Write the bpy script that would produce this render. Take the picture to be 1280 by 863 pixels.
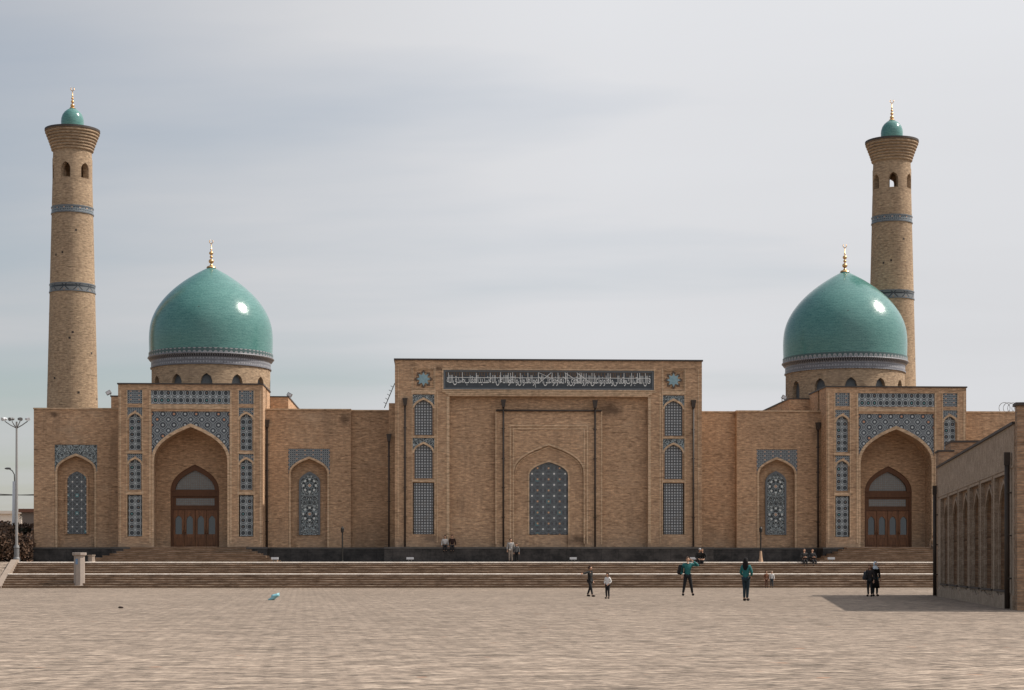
import bpy, bmesh, math, random
from math import sin, cos, pi, radians, sqrt, atan2
from mathutils import Vector, Matrix, geometry
random.seed(7)
SC = bpy.context.scene
for o in list(bpy.data.objects): bpy.data.objects.remove(o)

# ------------------------------------------------------------------ camera
EYE = 1.45; F = 2300.0; HOR = 707.0
cd = bpy.data.cameras.new('camera'); cam = bpy.data.objects.new('camera', cd)
SC.collection.objects.link(cam); SC.camera = cam
cam.location = (0, 0, EYE); cam.rotation_euler = (radians(90), 0, 0)
cd.sensor_width = 36; cd.lens = F/1280*36; cd.shift_y = (HOR-431.5)/1280; cd.clip_end = 6000
# ------------------------------------------------------------------ light
SUN_EL, SUN_AZ = radians(47.5), radians(8)     # azimuth: from +X (picture right) turned towards +Y
sd = Vector((cos(SUN_AZ)*cos(SUN_EL), sin(SUN_AZ)*cos(SUN_EL), sin(SUN_EL)))
sl = bpy.data.lights.new('sun', 'SUN'); sl.energy = 4.8; sl.angle = radians(0.6); sl.color = (1, .93, .84)
so = bpy.data.objects.new('sun', sl); SC.collection.objects.link(so)
so.rotation_euler = sd.to_track_quat('Z', 'Y').to_euler(); so.location = (60, 20, 80)
SC.view_settings.view_transform = 'Standard'; SC.view_settings.look = 'None'
SC.view_settings.exposure = 0.0; SC.view_settings.gamma = 1; SC.view_settings.use_curve_mapping = False

class N:
    """tiny wrapper that turns python arithmetic into math nodes"""
    def __init__(s, nt, sock): s.nt, s.s = nt, sock
    def m(s, op, *a):
        n = s.nt.nodes.new('ShaderNodeMath'); n.operation = op
        for i, v in enumerate((s,)+a):
            if isinstance(v, N): s.nt.links.new(v.s, n.inputs[i])
            else: n.inputs[i].default_value = v
        return N(s.nt, n.outputs[0])
    def __add__(s, o): return s.m('ADD', o)
    __radd__ = __add__
    def __sub__(s, o): return s.m('SUBTRACT', o)
    def __mul__(s, o): return s.m('MULTIPLY', o)
    __rmul__ = __mul__
    def __truediv__(s, o): return s.m('DIVIDE', o)
    def lt(s, o): return s.m('LESS_THAN', o)
    def gt(s, o): return s.m('GREATER_THAN', o)
    def mx(s, o): return s.m('MAXIMUM', o)
    def mn(s, o): return s.m('MINIMUM', o)
    def abs(s): return s.m('ABSOLUTE')
    def cell(s, p, off=0.0):            # centred coordinate inside a cell, -0.5..0.5
        return ((s*(1.0/p))+off).m('FRACT')-0.5
def sq(a, b): return (a*a+b*b).m('SQRT')
def comb(nt, x, y, z=0.0):
    n = nt.nodes.new('ShaderNodeCombineXYZ')
    for i, v in enumerate((x, y, z)):
        if isinstance(v, N): nt.links.new(v.s, n.inputs[i])
        else: n.inputs[i].default_value = v
    return n.outputs[0]
def noise(nt, vec, scale, detail=4, rough=.55):
    n = nt.nodes.new('ShaderNodeTexNoise'); n.inputs['Scale'].default_value = scale
    n.inputs['Detail'].default_value = detail; n.inputs['Roughness'].default_value = rough
    nt.links.new(vec, n.inputs['Vector']); return N(nt, n.outputs['Fac'])
def mixc(nt, f, a, b, mode='MIX'):
    n = nt.nodes.new('ShaderNodeMix'); n.data_type = 'RGBA'; n.blend_type = mode
    for i, v in ((0, f), (6, a), (7, b)):
        if isinstance(v, N): nt.links.new(v.s, n.inputs[i])
        elif isinstance(v, bpy.types.NodeSocket): nt.links.new(v, n.inputs[i])
        elif i == 0: n.inputs[0].default_value = v
        else: n.inputs[i].default_value = (*v[:3], 1)
    return n.outputs[2]
def remap(nt, v, a, b, c=0.0, d=1.0):
    n = nt.nodes.new('ShaderNodeMapRange'); nt.links.new(v.s, n.inputs[0])
    for i, x in enumerate((a, b, c, d)): n.inputs[i+1].default_value = x
    return N(nt, n.outputs[0])

# ------------------------------------------------------------------ sky: Nishita behind thin streaky cloud
w = bpy.data.worlds.new('World'); SC.world = w; w.use_nodes = True; nt = w.node_tree
bg = nt.nodes['Background']; bg.inputs['Strength'].default_value = 0.10
sky = nt.nodes.new('ShaderNodeTexSky'); sky.sky_type = 'NISHITA'; sky.sun_disc = False
sky.sun_elevation = SUN_EL; sky.sun_rotation = radians(90)-SUN_AZ; sky.air_density = 1.2; sky.dust_density = 1.0; sky.ozone_density = 1.5
tc = nt.nodes.new('ShaderNodeTexCoord'); sp = nt.nodes.new('ShaderNodeSeparateXYZ')
nt.links.new(tc.outputs['Generated'], sp.inputs[0])
X, Y, Z = (N(nt, sp.outputs[i]) for i in range(3))
zz = Z.mx(0.0)+0.10
cv = comb(nt, X/zz*0.55+0.35*(Y/zz), Y/zz*0.9, 3.1)
n1 = noise(nt, cv, 0.62, 6, .52)
cv2 = comb(nt, X/zz*.35, Y/zz, 0.7)
n2 = noise(nt, cv2, 1.5, 4, .5)
az = X*cos(SUN_AZ)+Y*sin(SUN_AZ)
dots = X*sd.x+Y*sd.y+Z*sd.z
cover = remap(nt, (n1*0.62+n2*0.38)+X*0.46, .25, .52, .30, .98)
aur = remap(nt, dots, .0, 1.0, 0.0, 1.0); aur = aur*aur
lum = (n1*1.3+(n2*0.6)+5.85)+aur*8.0-remap(nt, X, .0, .28, 0.0, .95)*remap(nt, Z, .5, .7, 1.0, 0.0)+remap(nt, X, -.32, .05, -1.5, 0.1)
# the side of the sky opposite the facade (behind the camera) is the brighter, thinner cloud
cl = nt.nodes.new('ShaderNodeVectorMath'); cl.operation = 'SCALE'
cl.inputs[0].default_value = (1.0, 1.008, 1.04); nt.links.new(lum.s, cl.inputs['Scale'])
skyc = mixc(nt, cover, sky.outputs[0], cl.outputs[0])
nt.links.new(skyc, bg.inputs['Color'])

# ------------------------------------------------------------------ materials
def mat(name, build, rough=.85, spec=.3, metal=0.0):
    m = bpy.data.materials.new(name); m.use_nodes = True; nt = m.node_tree
    b = nt.nodes['Principled BSDF']; b.inputs['Roughness'].default_value = rough
    b.inputs['Specular IOR Level'].default_value = spec; b.inputs['Metallic'].default_value = metal
    c = build(nt, b)
    if isinstance(c, (tuple, list)): b.inputs['Base Color'].default_value = (*c[:3], 1)
    elif c is not None: nt.links.new(c, b.inputs['Base Color'])
    return m
def uv(nt):
    t = nt.nodes.new('ShaderNodeTexCoord'); s = nt.nodes.new('ShaderNodeSeparateXYZ')
    nt.links.new(t.outputs['UV'], s.inputs[0])
    return N(nt, s.outputs[0]), N(nt, s.outputs[1]), t.outputs['Object']
def bump(nt, b, h, strength=.3, dist=.03):
    n = nt.nodes.new('ShaderNodeBump'); n.inputs['Strength'].default_value = strength
    n.inputs['Distance'].default_value = dist; nt.links.new(h.s, n.inputs['Height'])
    nt.links.new(n.outputs[0], b.inputs['Normal'])
SPOTS = [(7.0, 12.75, 1.3, .75), (-12.3, 12.2, .55, .6), (-5.4, 15.6, .5, .28), (27.2, 13.0, 1.3, .22), (-33.5, 12.5, .5, .3), (28.6, 12.95, .8, .2), (-6.1, 3.4, .9, .5), (4.6, 3.3, 1.2, .45)]
def brick_mat(name, ca, cb, mortar, patch=(.30, .22, .16), streak=.5, bw=.27, rh=.085, stain=.0, spots=False):
    def f(nt, b):
        u, v, ob = uv(nt)
        br = nt.nodes.new('ShaderNodeTexBrick'); nt.links.new(comb(nt, u, v), br.inputs['Vector'])
        br.inputs['Scale'].default_value = 1; br.inputs['Brick Width'].default_value = bw
        br.inputs['Row Height'].default_value = rh; br.inputs['Mortar Size'].default_value = .009
        br.inputs['Color1'].default_value = (*ca, 1); br.inputs['Color2'].default_value = (*cb, 1)
        br.inputs['Mortar'].default_value = (*mortar, 1)
        s1 = noise(nt, comb(nt, u*1.7, v*9.5), 1.0, 5, .75)
        s2 = noise(nt, comb(nt, u*2.2, v*13.0, 4.0), 1.0, 3, .7)
        big = noise(nt, comb(nt, u*.12, v*.16, 9.0), 1.0, 5, .6)
        k = remap(nt, s1, .33, .67, 1-streak*.42, 1+streak*.36)*remap(nt, s2, .35, .65, .88, 1.12)*remap(nt, big, .32, .68, .86, 1.13)
        # a few courses stand out as thin dark joints
        row = noise(nt, comb(nt, u*.35, v*5.2, 2.0), 1.0, 2, .5)
        k = k*remap(nt, row, .655, .69, 1.0, .74)
        f1 = noise(nt, comb(nt, u*3.4, v*7.5, 6.0), 1.0, 2, .6); f2 = noise(nt, comb(nt, u*1.6, v*6.2, 14.0), 1.0, 1, .5)
        k = k*remap(nt, f1, .32, .68, .78, 1.22)*remap(nt, f2, .60, .70, 1.0, .72)
        vm = nt.nodes.new('ShaderNodeVectorMath'); vm.operation = 'SCALE'
        nt.links.new(br.outputs['Color'], vm.inputs[0]); nt.links.new(k.s, vm.inputs['Scale'])
        g = noise(nt, comb(nt, u*.3, v*.5, 20.0), 1.0, 5, .65)
        col = mixc(nt, remap(nt, g, .56, .74, 0, .45), vm.outputs[0], patch)
        rain = noise(nt, comb(nt, u*2.6, v*.13, 40.), 1, 4, .7)*remap(nt, noise(nt, comb(nt, u*.5, v*.3, 50.), 1, 2), .45, .6)
        col = mixc(nt, remap(nt, rain, .42, .62, 0, .38), col, (.20, .135, .09))
        if spots:
            sp = None
            for (px_, z_, rx, rz) in SPOTS:
                d_ = sq((u-px_)*(1/rx), (v-z_)*(1/rz))+(noise(nt, comb(nt, u, v), 2.2, 4, .7)*1.3-.65)
                q_ = remap(nt, d_, .25, 1.0, .72, 0.0); sp = q_ if sp is None else sp.mx(q_)
            col = mixc(nt, sp, col, (.07, .045, .032))
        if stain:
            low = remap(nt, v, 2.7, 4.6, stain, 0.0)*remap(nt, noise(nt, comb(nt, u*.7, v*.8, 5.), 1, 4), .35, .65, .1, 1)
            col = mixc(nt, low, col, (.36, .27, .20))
        bump(nt, b, s1*.7+N(nt, br.outputs['Fac'])*-.25+s2*.4, .8, .05)
        return col
    return mat(name, f, .9, .2)
M = {}
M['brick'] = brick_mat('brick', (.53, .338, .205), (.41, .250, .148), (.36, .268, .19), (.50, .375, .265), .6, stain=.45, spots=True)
M['brick_tower'] = brick_mat('brick_tower', (.42, .300, .195), (.33, .228, .145), (.31, .24, .17), (.38, .28, .20), .5)
M['brick_edge'] = brick_mat('brick_edge', (.60, .42, .275), (.53, .36, .23), (.48, .37, .25), (.46, .34, .24), .35)
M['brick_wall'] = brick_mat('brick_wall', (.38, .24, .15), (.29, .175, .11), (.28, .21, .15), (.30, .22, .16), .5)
def plaster(nt, b):
    u, v, ob = uv(nt)
    a = noise(nt, comb(nt, u, v), 2.2, 8, .75); c = noise(nt, comb(nt, u, v, 3.), 14, 4, .7)
    bump(nt, b, a*.6+c*.8, .9, .05)
    return mixc(nt, remap(nt, c*.5+a*.5, .36, .62), (.20, .145, .105), (.52, .40, .30))
M['plaster'] = mat('rough_plaster', plaster, .95, .1)
def ground_f(nt, b):
    t = nt.nodes.new('ShaderNodeTexCoord'); s = nt.nodes.new('ShaderNodeSeparateXYZ')
    nt.links.new(t.outputs['Object'], s.inputs[0]); x, y = N(nt, s.outputs[0]), N(nt, s.outputs[1])
    br = nt.nodes.new('ShaderNodeTexBrick'); nt.links.new(comb(nt, x*.62+y*.78, y*.62-x*.78), br.inputs['Vector'])
    br.inputs['Scale'].default_value = 1; br.inputs['Brick Width'].default_value = .42; br.inputs['Row Height'].default_value = .21
    br.inputs['Mortar Size'].default_value = .012
    br.inputs['Color1'].default_value = (.300, .238, .186, 1); br.inputs['Color2'].default_value = (.228, .178, .138, 1)
    br.inputs['Mortar'].default_value = (.13, .10, .08, 1)
    a = noise(nt, comb(nt, x*.09, y*.06, 1.), 1, 6, .6)
    c = noise(nt, comb(nt, x*.8, y*.5, 2.), 1, 6, .72)
    d = noise(nt, comb(nt, x*2.2, y*2.4, 7.), 1, 3, .75)
    sp1 = noise(nt, comb(nt, x*3.0, y*3.4, 17.), 1, 2, .6); sp2 = noise(nt, comb(nt, x*.9, y*.45, 27.), 1, 3, .7); sp3 = noise(nt, comb(nt, x*1.1, y*.22, 57.), 1, 2, .6)
    e = noise(nt, comb(nt, x*.28, y*.35, 11.), 1, 5, .7)
    # sunken, dirty joints between irregular courses
    k = remap(nt, a, .3, .7, .90, 1.10)*remap(nt, c, .3, .7, .84, 1.16)*remap(nt, d, .30, .70, .58, 1.42)*remap(nt, sp1, .58, .70, 1.0, .5)
    lw = noise(nt, comb(nt, x*.10, y*1.1, 67.), 1, 3, .7); fn = noise(nt, comb(nt, x*6.5, y*6.5, 87.), 1, 3, .7)
    k = k*remap(nt, lw, .35, .65, .86, 1.12)*remap(nt, fn, .3, .7, .72, 1.28)*remap(nt, sp2, .62, .72, 1.0, .80)
    j1 = noise(nt, comb(nt, x*.55, y*2.1, 97.), 1, 3, .7); j2 = noise(nt, comb(nt, x*1.3, y*4.6, 107.), 1, 2, .7)
    k = k*remap(nt, j1, .585, .62, 1.0, .62)*remap(nt, j2, .60, .64, 1.0, .60)*remap(nt, y, 30, 60, 1.04, .97)
    vm = nt.nodes.new('ShaderNodeVectorMath'); vm.operation = 'SCALE'
    nt.links.new(br.outputs['Color'], vm.inputs[0]); nt.links.new(k.s, vm.inputs['Scale'])
    rd = noise(nt, comb(nt, x*1.9, y*1.7, 31.), 1, 2, .5)
    bump(nt, b, c*.8+d*.7+N(nt, br.outputs['Fac'])*-.35, .8, .05)
    return mixc(nt, remap(nt, rd, .70, .76, 0, .5), vm.outputs[0], (.36, .17, .09))
M['paving'] = mat('plaza_paving', ground_f, .93, .15)
def step_f(nt, b):
    u, v, ob = uv(nt)
    a = noise(nt, comb(nt, u*1.4, v*22.), 1, 4, .8); c = noise(nt, comb(nt, u*.25, v*4., 3.), 1, 4, .7)
    bump(nt, b, a, .6, .03)
    return mixc(nt, remap(nt, a*.55+c*.25+noise(nt, comb(nt, u*.9, v*3., 8.), 1, 5, .8)*.2, .38, .62), (.075, .046, .028), (.34, .225, .145))
M['step'] = mat('step_brick', step_f, .9, .2)
M['stone_edge'] = mat('stone_edge', lambda nt, b: mixc(nt, remap(nt, noise(nt, comb(nt, uv(nt)[0]*1.5, 0.0), 1, 4, .7), .35, .65), (.62, .53, .44), (.88, .80, .71)), .7)
def granite(nt, b):
    u, v, ob = uv(nt); a = noise(nt, comb(nt, u, v), 1.3, 8, .75); c = noise(nt, comb(nt, u*.3, v*.8), 1, 4, .6)
    seam = u.cell(1.25).abs().gt(.487).mx(v.cell(.62, .1).abs().gt(.47))
    base = mixc(nt, remap(nt, a*.6+c*.4, .42, .66), (.007, .006, .006), (.085, .074, .068))
    return mixc(nt, seam*.7, base, (.006, .005, .005))
M['granite'] = mat('dark_granite', granite, .55, .4)
M['granite_top'] = mat('granite_ledge', lambda nt, b: mixc(nt, noise(nt, uv(nt)[2], 2, 5, .7), (.035, .033, .031), (.13, .118, .11)), .6)
M['marble'] = mat('pale_marble', lambda nt, b: mixc(nt, noise(nt, uv(nt)[2], 3, 5, .7), (.25, .205, .175), (.38, .32, .275)), .6)
M['kerbstone'] = mat('kerb_stone', lambda nt, b: mixc(nt, noise(nt, uv(nt)[2], 3, 5, .7), (.20, .155, .12), (.36, .29, .235)), .8)
M['coping'] = mat('dark_coping', lambda nt, b: (.055, .045, .04), .6)
M['pipe'] = mat('dark_pipe', lambda nt, b: mixc(nt, noise(nt, uv(nt)[2], 2, 4, .7), (.022, .015, .011), (.06, .042, .032)), .6, .4)
M['roof'] = mat('roof_felt', lambda nt, b: mixc(nt, noise(nt, uv(nt)[2], .5, 5, .7), (.20, .15, .12), (.30, .24, .19)), .9)
M['gold'] = mat('gold', lambda nt, b: (.66, .42, .20), .33, .5, 1.0)
M['steel'] = mat('galvanised_steel', lambda nt, b: (.32, .31, .30), .5, .5, .6)
M['lamp_grey'] = mat('lamp_housing', lambda nt, b: (.16, .16, .16), .5)
M['lamp_pale'] = mat('lamp_pale', lambda nt, b: (.55, .56, .58), .4)
M['black'] = mat('black_metal', lambda nt, b: (.02, .018, .016), .5)
def wood_f(nt, b):
    u, v, ob = uv(nt); a = noise(nt, comb(nt, u*9., v*1.2), 1, 5, .7)
    return mixc(nt, remap(nt, a, .3, .7), (.09, .034, .012), (.24, .10, .04))
M['wood'] = mat('carved_wood', wood_f, .5, .4)
M['wood_dark'] = mat('carved_wood_frame', lambda nt, b: mixc(nt, noise(nt, comb(nt, uv(nt)[0]*6., uv(nt)[1]*2.), 1, 4), (.06, .024, .010), (.14, .06, .026)), .55)
M['glass'] = mat('window_glass', lambda nt, b: (.045, .06, .068), .06, .8)
def fanglass(nt, b):
    u, v, ob = uv(nt)
    g = u.cell(.16).abs().gt(.40).mx(v.cell(.16).abs().gt(.40))
    a = noise(nt, comb(nt, u, v), 5, 4, .7)
    base = mixc(nt, a, (.08, .085, .085), (.24, .26, .26))
    return mixc(nt, g*.6, base, (.16, .09, .05))
M['fan'] = mat('fanlight_lattice', fanglass, .3, .5)
DARK = (.018, .024, .030); WHT = (.40, .43, .44); SLATE = (.085, .098, .108); TEAL = (.05, .28, .28); ORG = (.50, .25, .12)
def star_tile(nt, b, p=.46, q=None, dark=.33):
    u, v, ob = uv(nt); q = q or p
    a, c = u.cell(p), v.cell(q); r = sq(a, c); an = a.m('ARCTAN2', c)
    oct_ = r*(1.0+0.07*((an*8.0).m('COSINE')))
    disc = oct_.lt(dark)
    ring = oct_.gt(dark+.015)*oct_.lt(dark+.085)
    a2, c2 = u.cell(p, .5), v.cell(q, .5); r2 = a2.abs()+c2.abs()
    diam = r2.lt(.16); dring = r2.gt(.20)*r2.lt(.26)
    inner = r.gt(.10)*r.lt(.15)
    j = noise(nt, comb(nt, u, v), 3., 3, .6)
    col = mixc(nt, ring.mx(dring).mx((a2.abs()-c2.abs()).abs().lt(.03)*r2.lt(.3)), SLATE, WHT)
    col = mixc(nt, disc, col, DARK); col = mixc(nt, inner*.5, col, SLATE)
    col = mixc(nt, diam, col, (.34, .38, .39)); 
    rnd = nt.nodes.new('ShaderNodeTexWhiteNoise'); nt.links.new(comb(nt, (u*(1/p)).m('FLOOR'), (v*(1/q)).m('FLOOR')), rnd.inputs[0])
    rv = N(nt, rnd.outputs['Value'])
    col = mixc(nt, (r.lt(.05))*rv.gt(.75), col, ORG); col = mixc(nt, r.lt(.09)*rv.lt(.2), col, TEAL)
    vm = nt.nodes.new('ShaderNodeVectorMath'); vm.operation = 'SCALE'; nt.links.new(col, vm.inputs[0])
    nt.links.new(remap(nt, j, .3, .7, .75, 1.2).s, vm.inputs['Scale']); return vm.outputs[0]
M['tile_star'] = mat('tile_star_lattice', lambda nt, b: star_tile(nt, b), .35, .5)
M['tile_band'] = mat('tile_star_band', lambda nt, b: star_tile(nt, b, .46, .535, .31), .35, .5)
def girih(nt, b, p=.80):
    u, v, ob = uv(nt)
    a, c = u.cell(p), v.cell(p); r = sq(a, c); a2, c2 = u.cell(p, .5), v.cell(p, .5); r2 = sq(a2, c2)
    a3, c3 = u.cell(p, .5), v.cell(p); r3 = sq(a3, c3); a4, c4 = u.cell(p), v.cell(p, .5); r4 = sq(a4, c4)
    lines = (r.gt(.26)*r.lt(.32)).mx(r2.gt(.26)*r2.lt(.32)).mx((r.gt(.44)*r.lt(.48))).mx(r3.gt(.15)*r3.lt(.19)).mx(r4.gt(.15)*r4.lt(.19))
    dot = r.lt(.10).mx(r2.lt(.10))
    dk = r.gt(.12)*r.lt(.25)
    j = noise(nt, comb(nt, u, v), 2.6, 4, .7)
    col = mixc(nt, remap(nt, j, .3, .7), (.022, .028, .036), (.075, .09, .105))
    col = mixc(nt, dk*.7, col, (.03, .035, .045)); col = mixc(nt, lines*.75, col, (.27, .295, .31))
    rnd = nt.nodes.new('ShaderNodeTexWhiteNoise'); nt.links.new(comb(nt, (u*(2/p)).m('ROUND'), (v*(2/p)).m('ROUND')), rnd.inputs[0])
    rv = N(nt, rnd.outputs['Value'])
    col = mixc(nt, dot, col, (.40, .43, .44)); return mixc(nt, dot*rv.gt(.72), col, (.45, .22, .12))
M['tile_spandrel'] = mat('tile_star_spandrel', lambda nt, b: girih(nt, b), .4, .5)
def fine(nt, b, p=.2):
    u, v, ob = uv(nt); a, c = u.cell(p), v.cell(p); r = sq(a, c)
    j = noise(nt, comb(nt, u, v), 1.6, 4, .6)
    g = (a.abs().gt(.40)).mx(c.abs().gt(.40))
    col = mixc(nt, g, (.10, .105, .112), (.035, .038, .042)); col = mixc(nt, r.lt(.27), col, (.38, .40, .42))
    g2 = u.cell(p*4, .1).abs().lt(.06).mx(v.cell(p*4, .2).abs().lt(.06))
    col = mixc(nt, g2*.15, col, (.30, .33, .35))
    return mixc(nt, remap(nt, j, .52, .70, 0, .5), col, (.13, .115, .10))
M['tile_fine'] = mat('tile_fine_lattice', fine, .35, .5)
def dots(nt, b, p=.80, org=True):
    u, v, ob = uv(nt); a, c = u.cell(p), v.cell(p); a2, c2 = u.cell(p, .5), v.cell(p, .5)
    r, r2 = sq(a, c), sq(a2, c2)
    col = (.032, .037, .042)
    l1 = ((a.abs()+c.abs())-.5).abs().lt(.035).mx(a.abs().lt(.03)).mx(c.abs().lt(.03)).mx(r.gt(.20)*r.lt(.25)).mx(r2.gt(.20)*r2.lt(.25)).mx((a.abs()-c.abs()).abs().lt(.028))
    j = noise(nt, comb(nt, u*.6, v*.6), 1.2, 3, .6)
    col = mixc(nt, l1*.7, col, (.19, .21, .225))
    col = mixc(nt, (r2.gt(.10)*r2.lt(.20))*remap(nt, j, .50, .62, 0, 1), col, (.02, .20, .22))
    col = mixc(nt, r.lt(.085), col, (.62, .62, .60))
    return mixc(nt, r2.lt(.085), col, (.55, .32, .18) if org else (.50, .52, .52))
M['tile_dots'] = mat('tile_dotted_lattice', dots, .35, .5)
M['tile_dots_small'] = mat('tile_dotted_grey', lambda nt, b: dots(nt, b, .66, False), .35, .5)
def arab(nt, b, s=1.0, dens=.0):
    u, v, ob = uv(nt); au = u.abs()
    vz = comb(nt, au*s, v*s)
    vo = nt.nodes.new('ShaderNodeTexVoronoi'); vo.feature = 'DISTANCE_TO_EDGE'; vo.inputs['Scale'].default_value = 3.2; nt.links.new(vz, vo.inputs['Vector'])
    n = noise(nt, vz, 3.0, 2, .5)
    curl = ((n*26.0).m('SINE')).abs().lt(.30)
    med = sq(u, v.cell(2.1, dens)*2.1); ring = (med*17.0).m('SINE').gt(.45)*med.lt(.62)
    pet = ((u.m('ARCTAN2', v.cell(2.1, dens)*2.1))*8.0).m('COSINE').gt(.1)
    col = mixc(nt, N(nt, vo.outputs['Distance']).lt(.05)*.8, (.022, .028, .032), (.20, .25, .27))
    col = mixc(nt, curl*(med.gt(.55)), col, (.42, .46, .46))
    col = mixc(nt, ring*pet, col, (.55, .58, .57)); 
    return mixc(nt, med.lt(.09), col, (.45, .25, .15))
M['tile_arabesque'] = mat('tile_arabesque', arab, .35, .5)
M['tile_scroll'] = mat('tile_scroll', lambda nt, b: arab(nt, b, 1.1, .3), .35, .5)
def small_girih(nt, b, p=.30):
    u, v, ob = uv(nt); a, c = u.cell(p), v.cell(p); a2, c2 = u.cell(p, .5), v.cell(p, .5); r, r2 = sq(a, c), sq(a2, c2)
    col = mixc(nt, (r.gt(.20)*r.lt(.31)).mx(r2.gt(.20)*r2.lt(.31)), (.035, .045, .055), (.30, .33, .345))
    return mixc(nt, sq(u.cell(p*2), c2).lt(.1), col, ORG)
M['tile_small'] = mat('tile_small_star', small_girih, .35, .5)
M['tile_grey'] = mat('tile_slate_border', lambda nt, b: mixc(nt, noise(nt, uv(nt)[2], 6, 4, .7), (.065, .075, .085), (.15, .165, .18)), .4, .5)
M['drum_grille'] = mat('drum_grille', lambda nt, b: mixc(nt, noise(nt, uv(nt)[2], 9, 4, .7), (.05, .055, .06), (.15, .165, .175)), .5)
M['tile_black'] = mat('tile_black', lambda nt, b: mixc(nt, noise(nt, uv(nt)[2], 5, 4, .7), (.012, .016, .022), (.05, .06, .07)), .35, .5)
M['tile_white'] = mat('tile_white', lambda nt, b: (.62, .63, .62), .4)
M['tile_brown'] = mat('tile_brown', lambda nt, b: (.12, .08, .055), .5)
M['tile_blue'] = mat('tile_pale_blue', lambda nt, b: mixc(nt, noise(nt, uv(nt)[2], 7, 3, .7), (.10, .20, .24), (.34, .46, .50)), .35)
def dome_f(nt, b, k=1.0):
    u, v, ob = uv(nt)
    a = noise(nt, comb(nt, u*1.3, v*8.), 1, 5, .75); c = noise(nt, comb(nt, u*.22, v*.25, 4.), 1, 4, .6); d = noise(nt, comb(nt, u*7., v*16., 4.), 1, 2, .6)
    col = mixc(nt, remap(nt, a*.55+d*.45, .36, .64), (.026, .120, .110), (.115, .260, .232))
    col = mixc(nt, remap(nt, c, .4, .7, 0, .35), col, (.04, .13, .115))
    pits = noise(nt, comb(nt, u*3.3, v*3.3, 8.), 1, 1, .5)
    col = mixc(nt, pits.gt(.775), col, (.03, .05, .04))
    rn = remap(nt, a*.5+d*.5, .3, .7, .12, .26); nt.links.new(rn.s, b.inputs['Roughness'])
    e2 = noise(nt, comb(nt, u*4., v*12., 14.), 1, 2, .6); bump(nt, b, a*.4+d*.6+e2*.5, .24, .035)
    return col
M['dome'] = mat('glazed_turquoise_brick', dome_f, .3, .55)
def scallop(nt, b, rows=1):
    u, v, ob = uv(nt); a, c = u.cell(.42), v.cell(.5)
    col = mixc(nt, sq(a, c).lt(.38), (.06, .10, .10), (.27, .27, .28)); return mixc(nt, sq(a, c).lt(.2), col, (.22, .24, .24))
M['scallop'] = mat('tile_scallop', scallop, .4)
def ringt(nt, b):
    u, v, ob = uv(nt); a = noise(nt, comb(nt, u*2.2, v*9.), 1, 4, .7)
    s = v.cell(.30).abs().gt(.38)
    col = mixc(nt, remap(nt, a, .3, .7), (.10, .10, .112), (.24, .24, .255)); col = mixc(nt, s*.5, col, (.10, .10, .12))
    return mixc(nt, u.cell(.24).abs().lt(.1)*v.cell(.30).abs().lt(.2)*.6, col, (.50, .51, .53))
M['ring_tile'] = mat('tile_pale_ring', ringt, .45)
def dent(nt, b):
    u, v, ob = uv(nt); return mixc(nt, u.cell(.19).abs().lt(.22), (.02, .02, .024), (.17, .17, .18))
M['dentil'] = mat('tile_dentil', dent, .5)
def towerband(nt, b, p=1.15):
    u, v, ob = uv(nt); a = u.cell(p); c = v.cell(.72)
    d = (a.abs()*1.5+c.abs()); bl = (a.abs()*2.2+c.abs())
    j = noise(nt, comb(nt, u*4., v*4.), 1, 3, .6)
    col = mixc(nt, j, (.07, .075, .08), (.22, .23, .23))
    col = mixc(nt, (d-.52).abs().lt(.07), col, (.02, .02, .025)); col = mixc(nt, bl.lt(.18), col, (.30, .18, .11))
    return mixc(nt, c.abs().gt(.40), col, (.03, .035, .04))
M['tower_band'] = mat('tile_lozenge_band', towerband, .4)
M['tower_band_fine'] = mat('tile_fine_band', lambda nt, b: small_girih(nt, b, .34), .4)
def leaf_f(ca, cb):
    def f(nt, b):
        oi = nt.nodes.new('ShaderNodeTexCoord'); a = noise(nt, oi.outputs['Object'], 2.2, 3, .7); return mixc(nt, remap(nt, a, .35, .65), ca, cb)
    return f
M['leaf'] = mat('leaf_olive', leaf_f((.010, .011, .006), (.05, .042, .022)), .7)
M['leaf_rust'] = mat('leaf_rusty', leaf_f((.018, .012, .009), (.15, .085, .05)), .7)
M['bark'] = mat('bark', lambda nt, b: mixc(nt, noise(nt, uv(nt)[2], 8, 4, .7), (.05, .035, .025), (.14, .10, .07)), .9)
M['cream'] = mat('cream_render', lambda nt, b: mixc(nt, noise(nt, uv(nt)[2], .5, 5, .6), (.72, .62, .52), (.82, .72, .62)), .9)
M['greyhouse'] = mat('dull_render', lambda nt, b: mixc(nt, noise(nt, uv(nt)[2], .5, 5, .6), (.12, .10, .09), (.20, .165, .14)), .9)
M['redroof'] = mat('dull_red_roof', lambda nt, b: (.16, .075, .05), .9)
M['bag'] = mat('blue_polythene', lambda nt, b: mixc(nt, noise(nt, uv(nt)[2], 6, 3, .6), (.10, .34, .40), (.36, .58, .62)), .35, .5)
M['pebble'] = mat('dark_stone', lambda nt, b: (.05, .035, .028), .9)
_cm = {}
def cmat(c, rough=.85):
    k = (tuple(c), rough)
    if k not in _cm:
        def f(nt, b, c=c):
            a = noise(nt, uv(nt)[2], 9, 3, .6)
            return mixc(nt, a, [x*.75 for x in c], [min(1, x*1.2) for x in c])
        _cm[k] = mat('cloth', f, rough, .2)
    return _cm[k]

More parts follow.
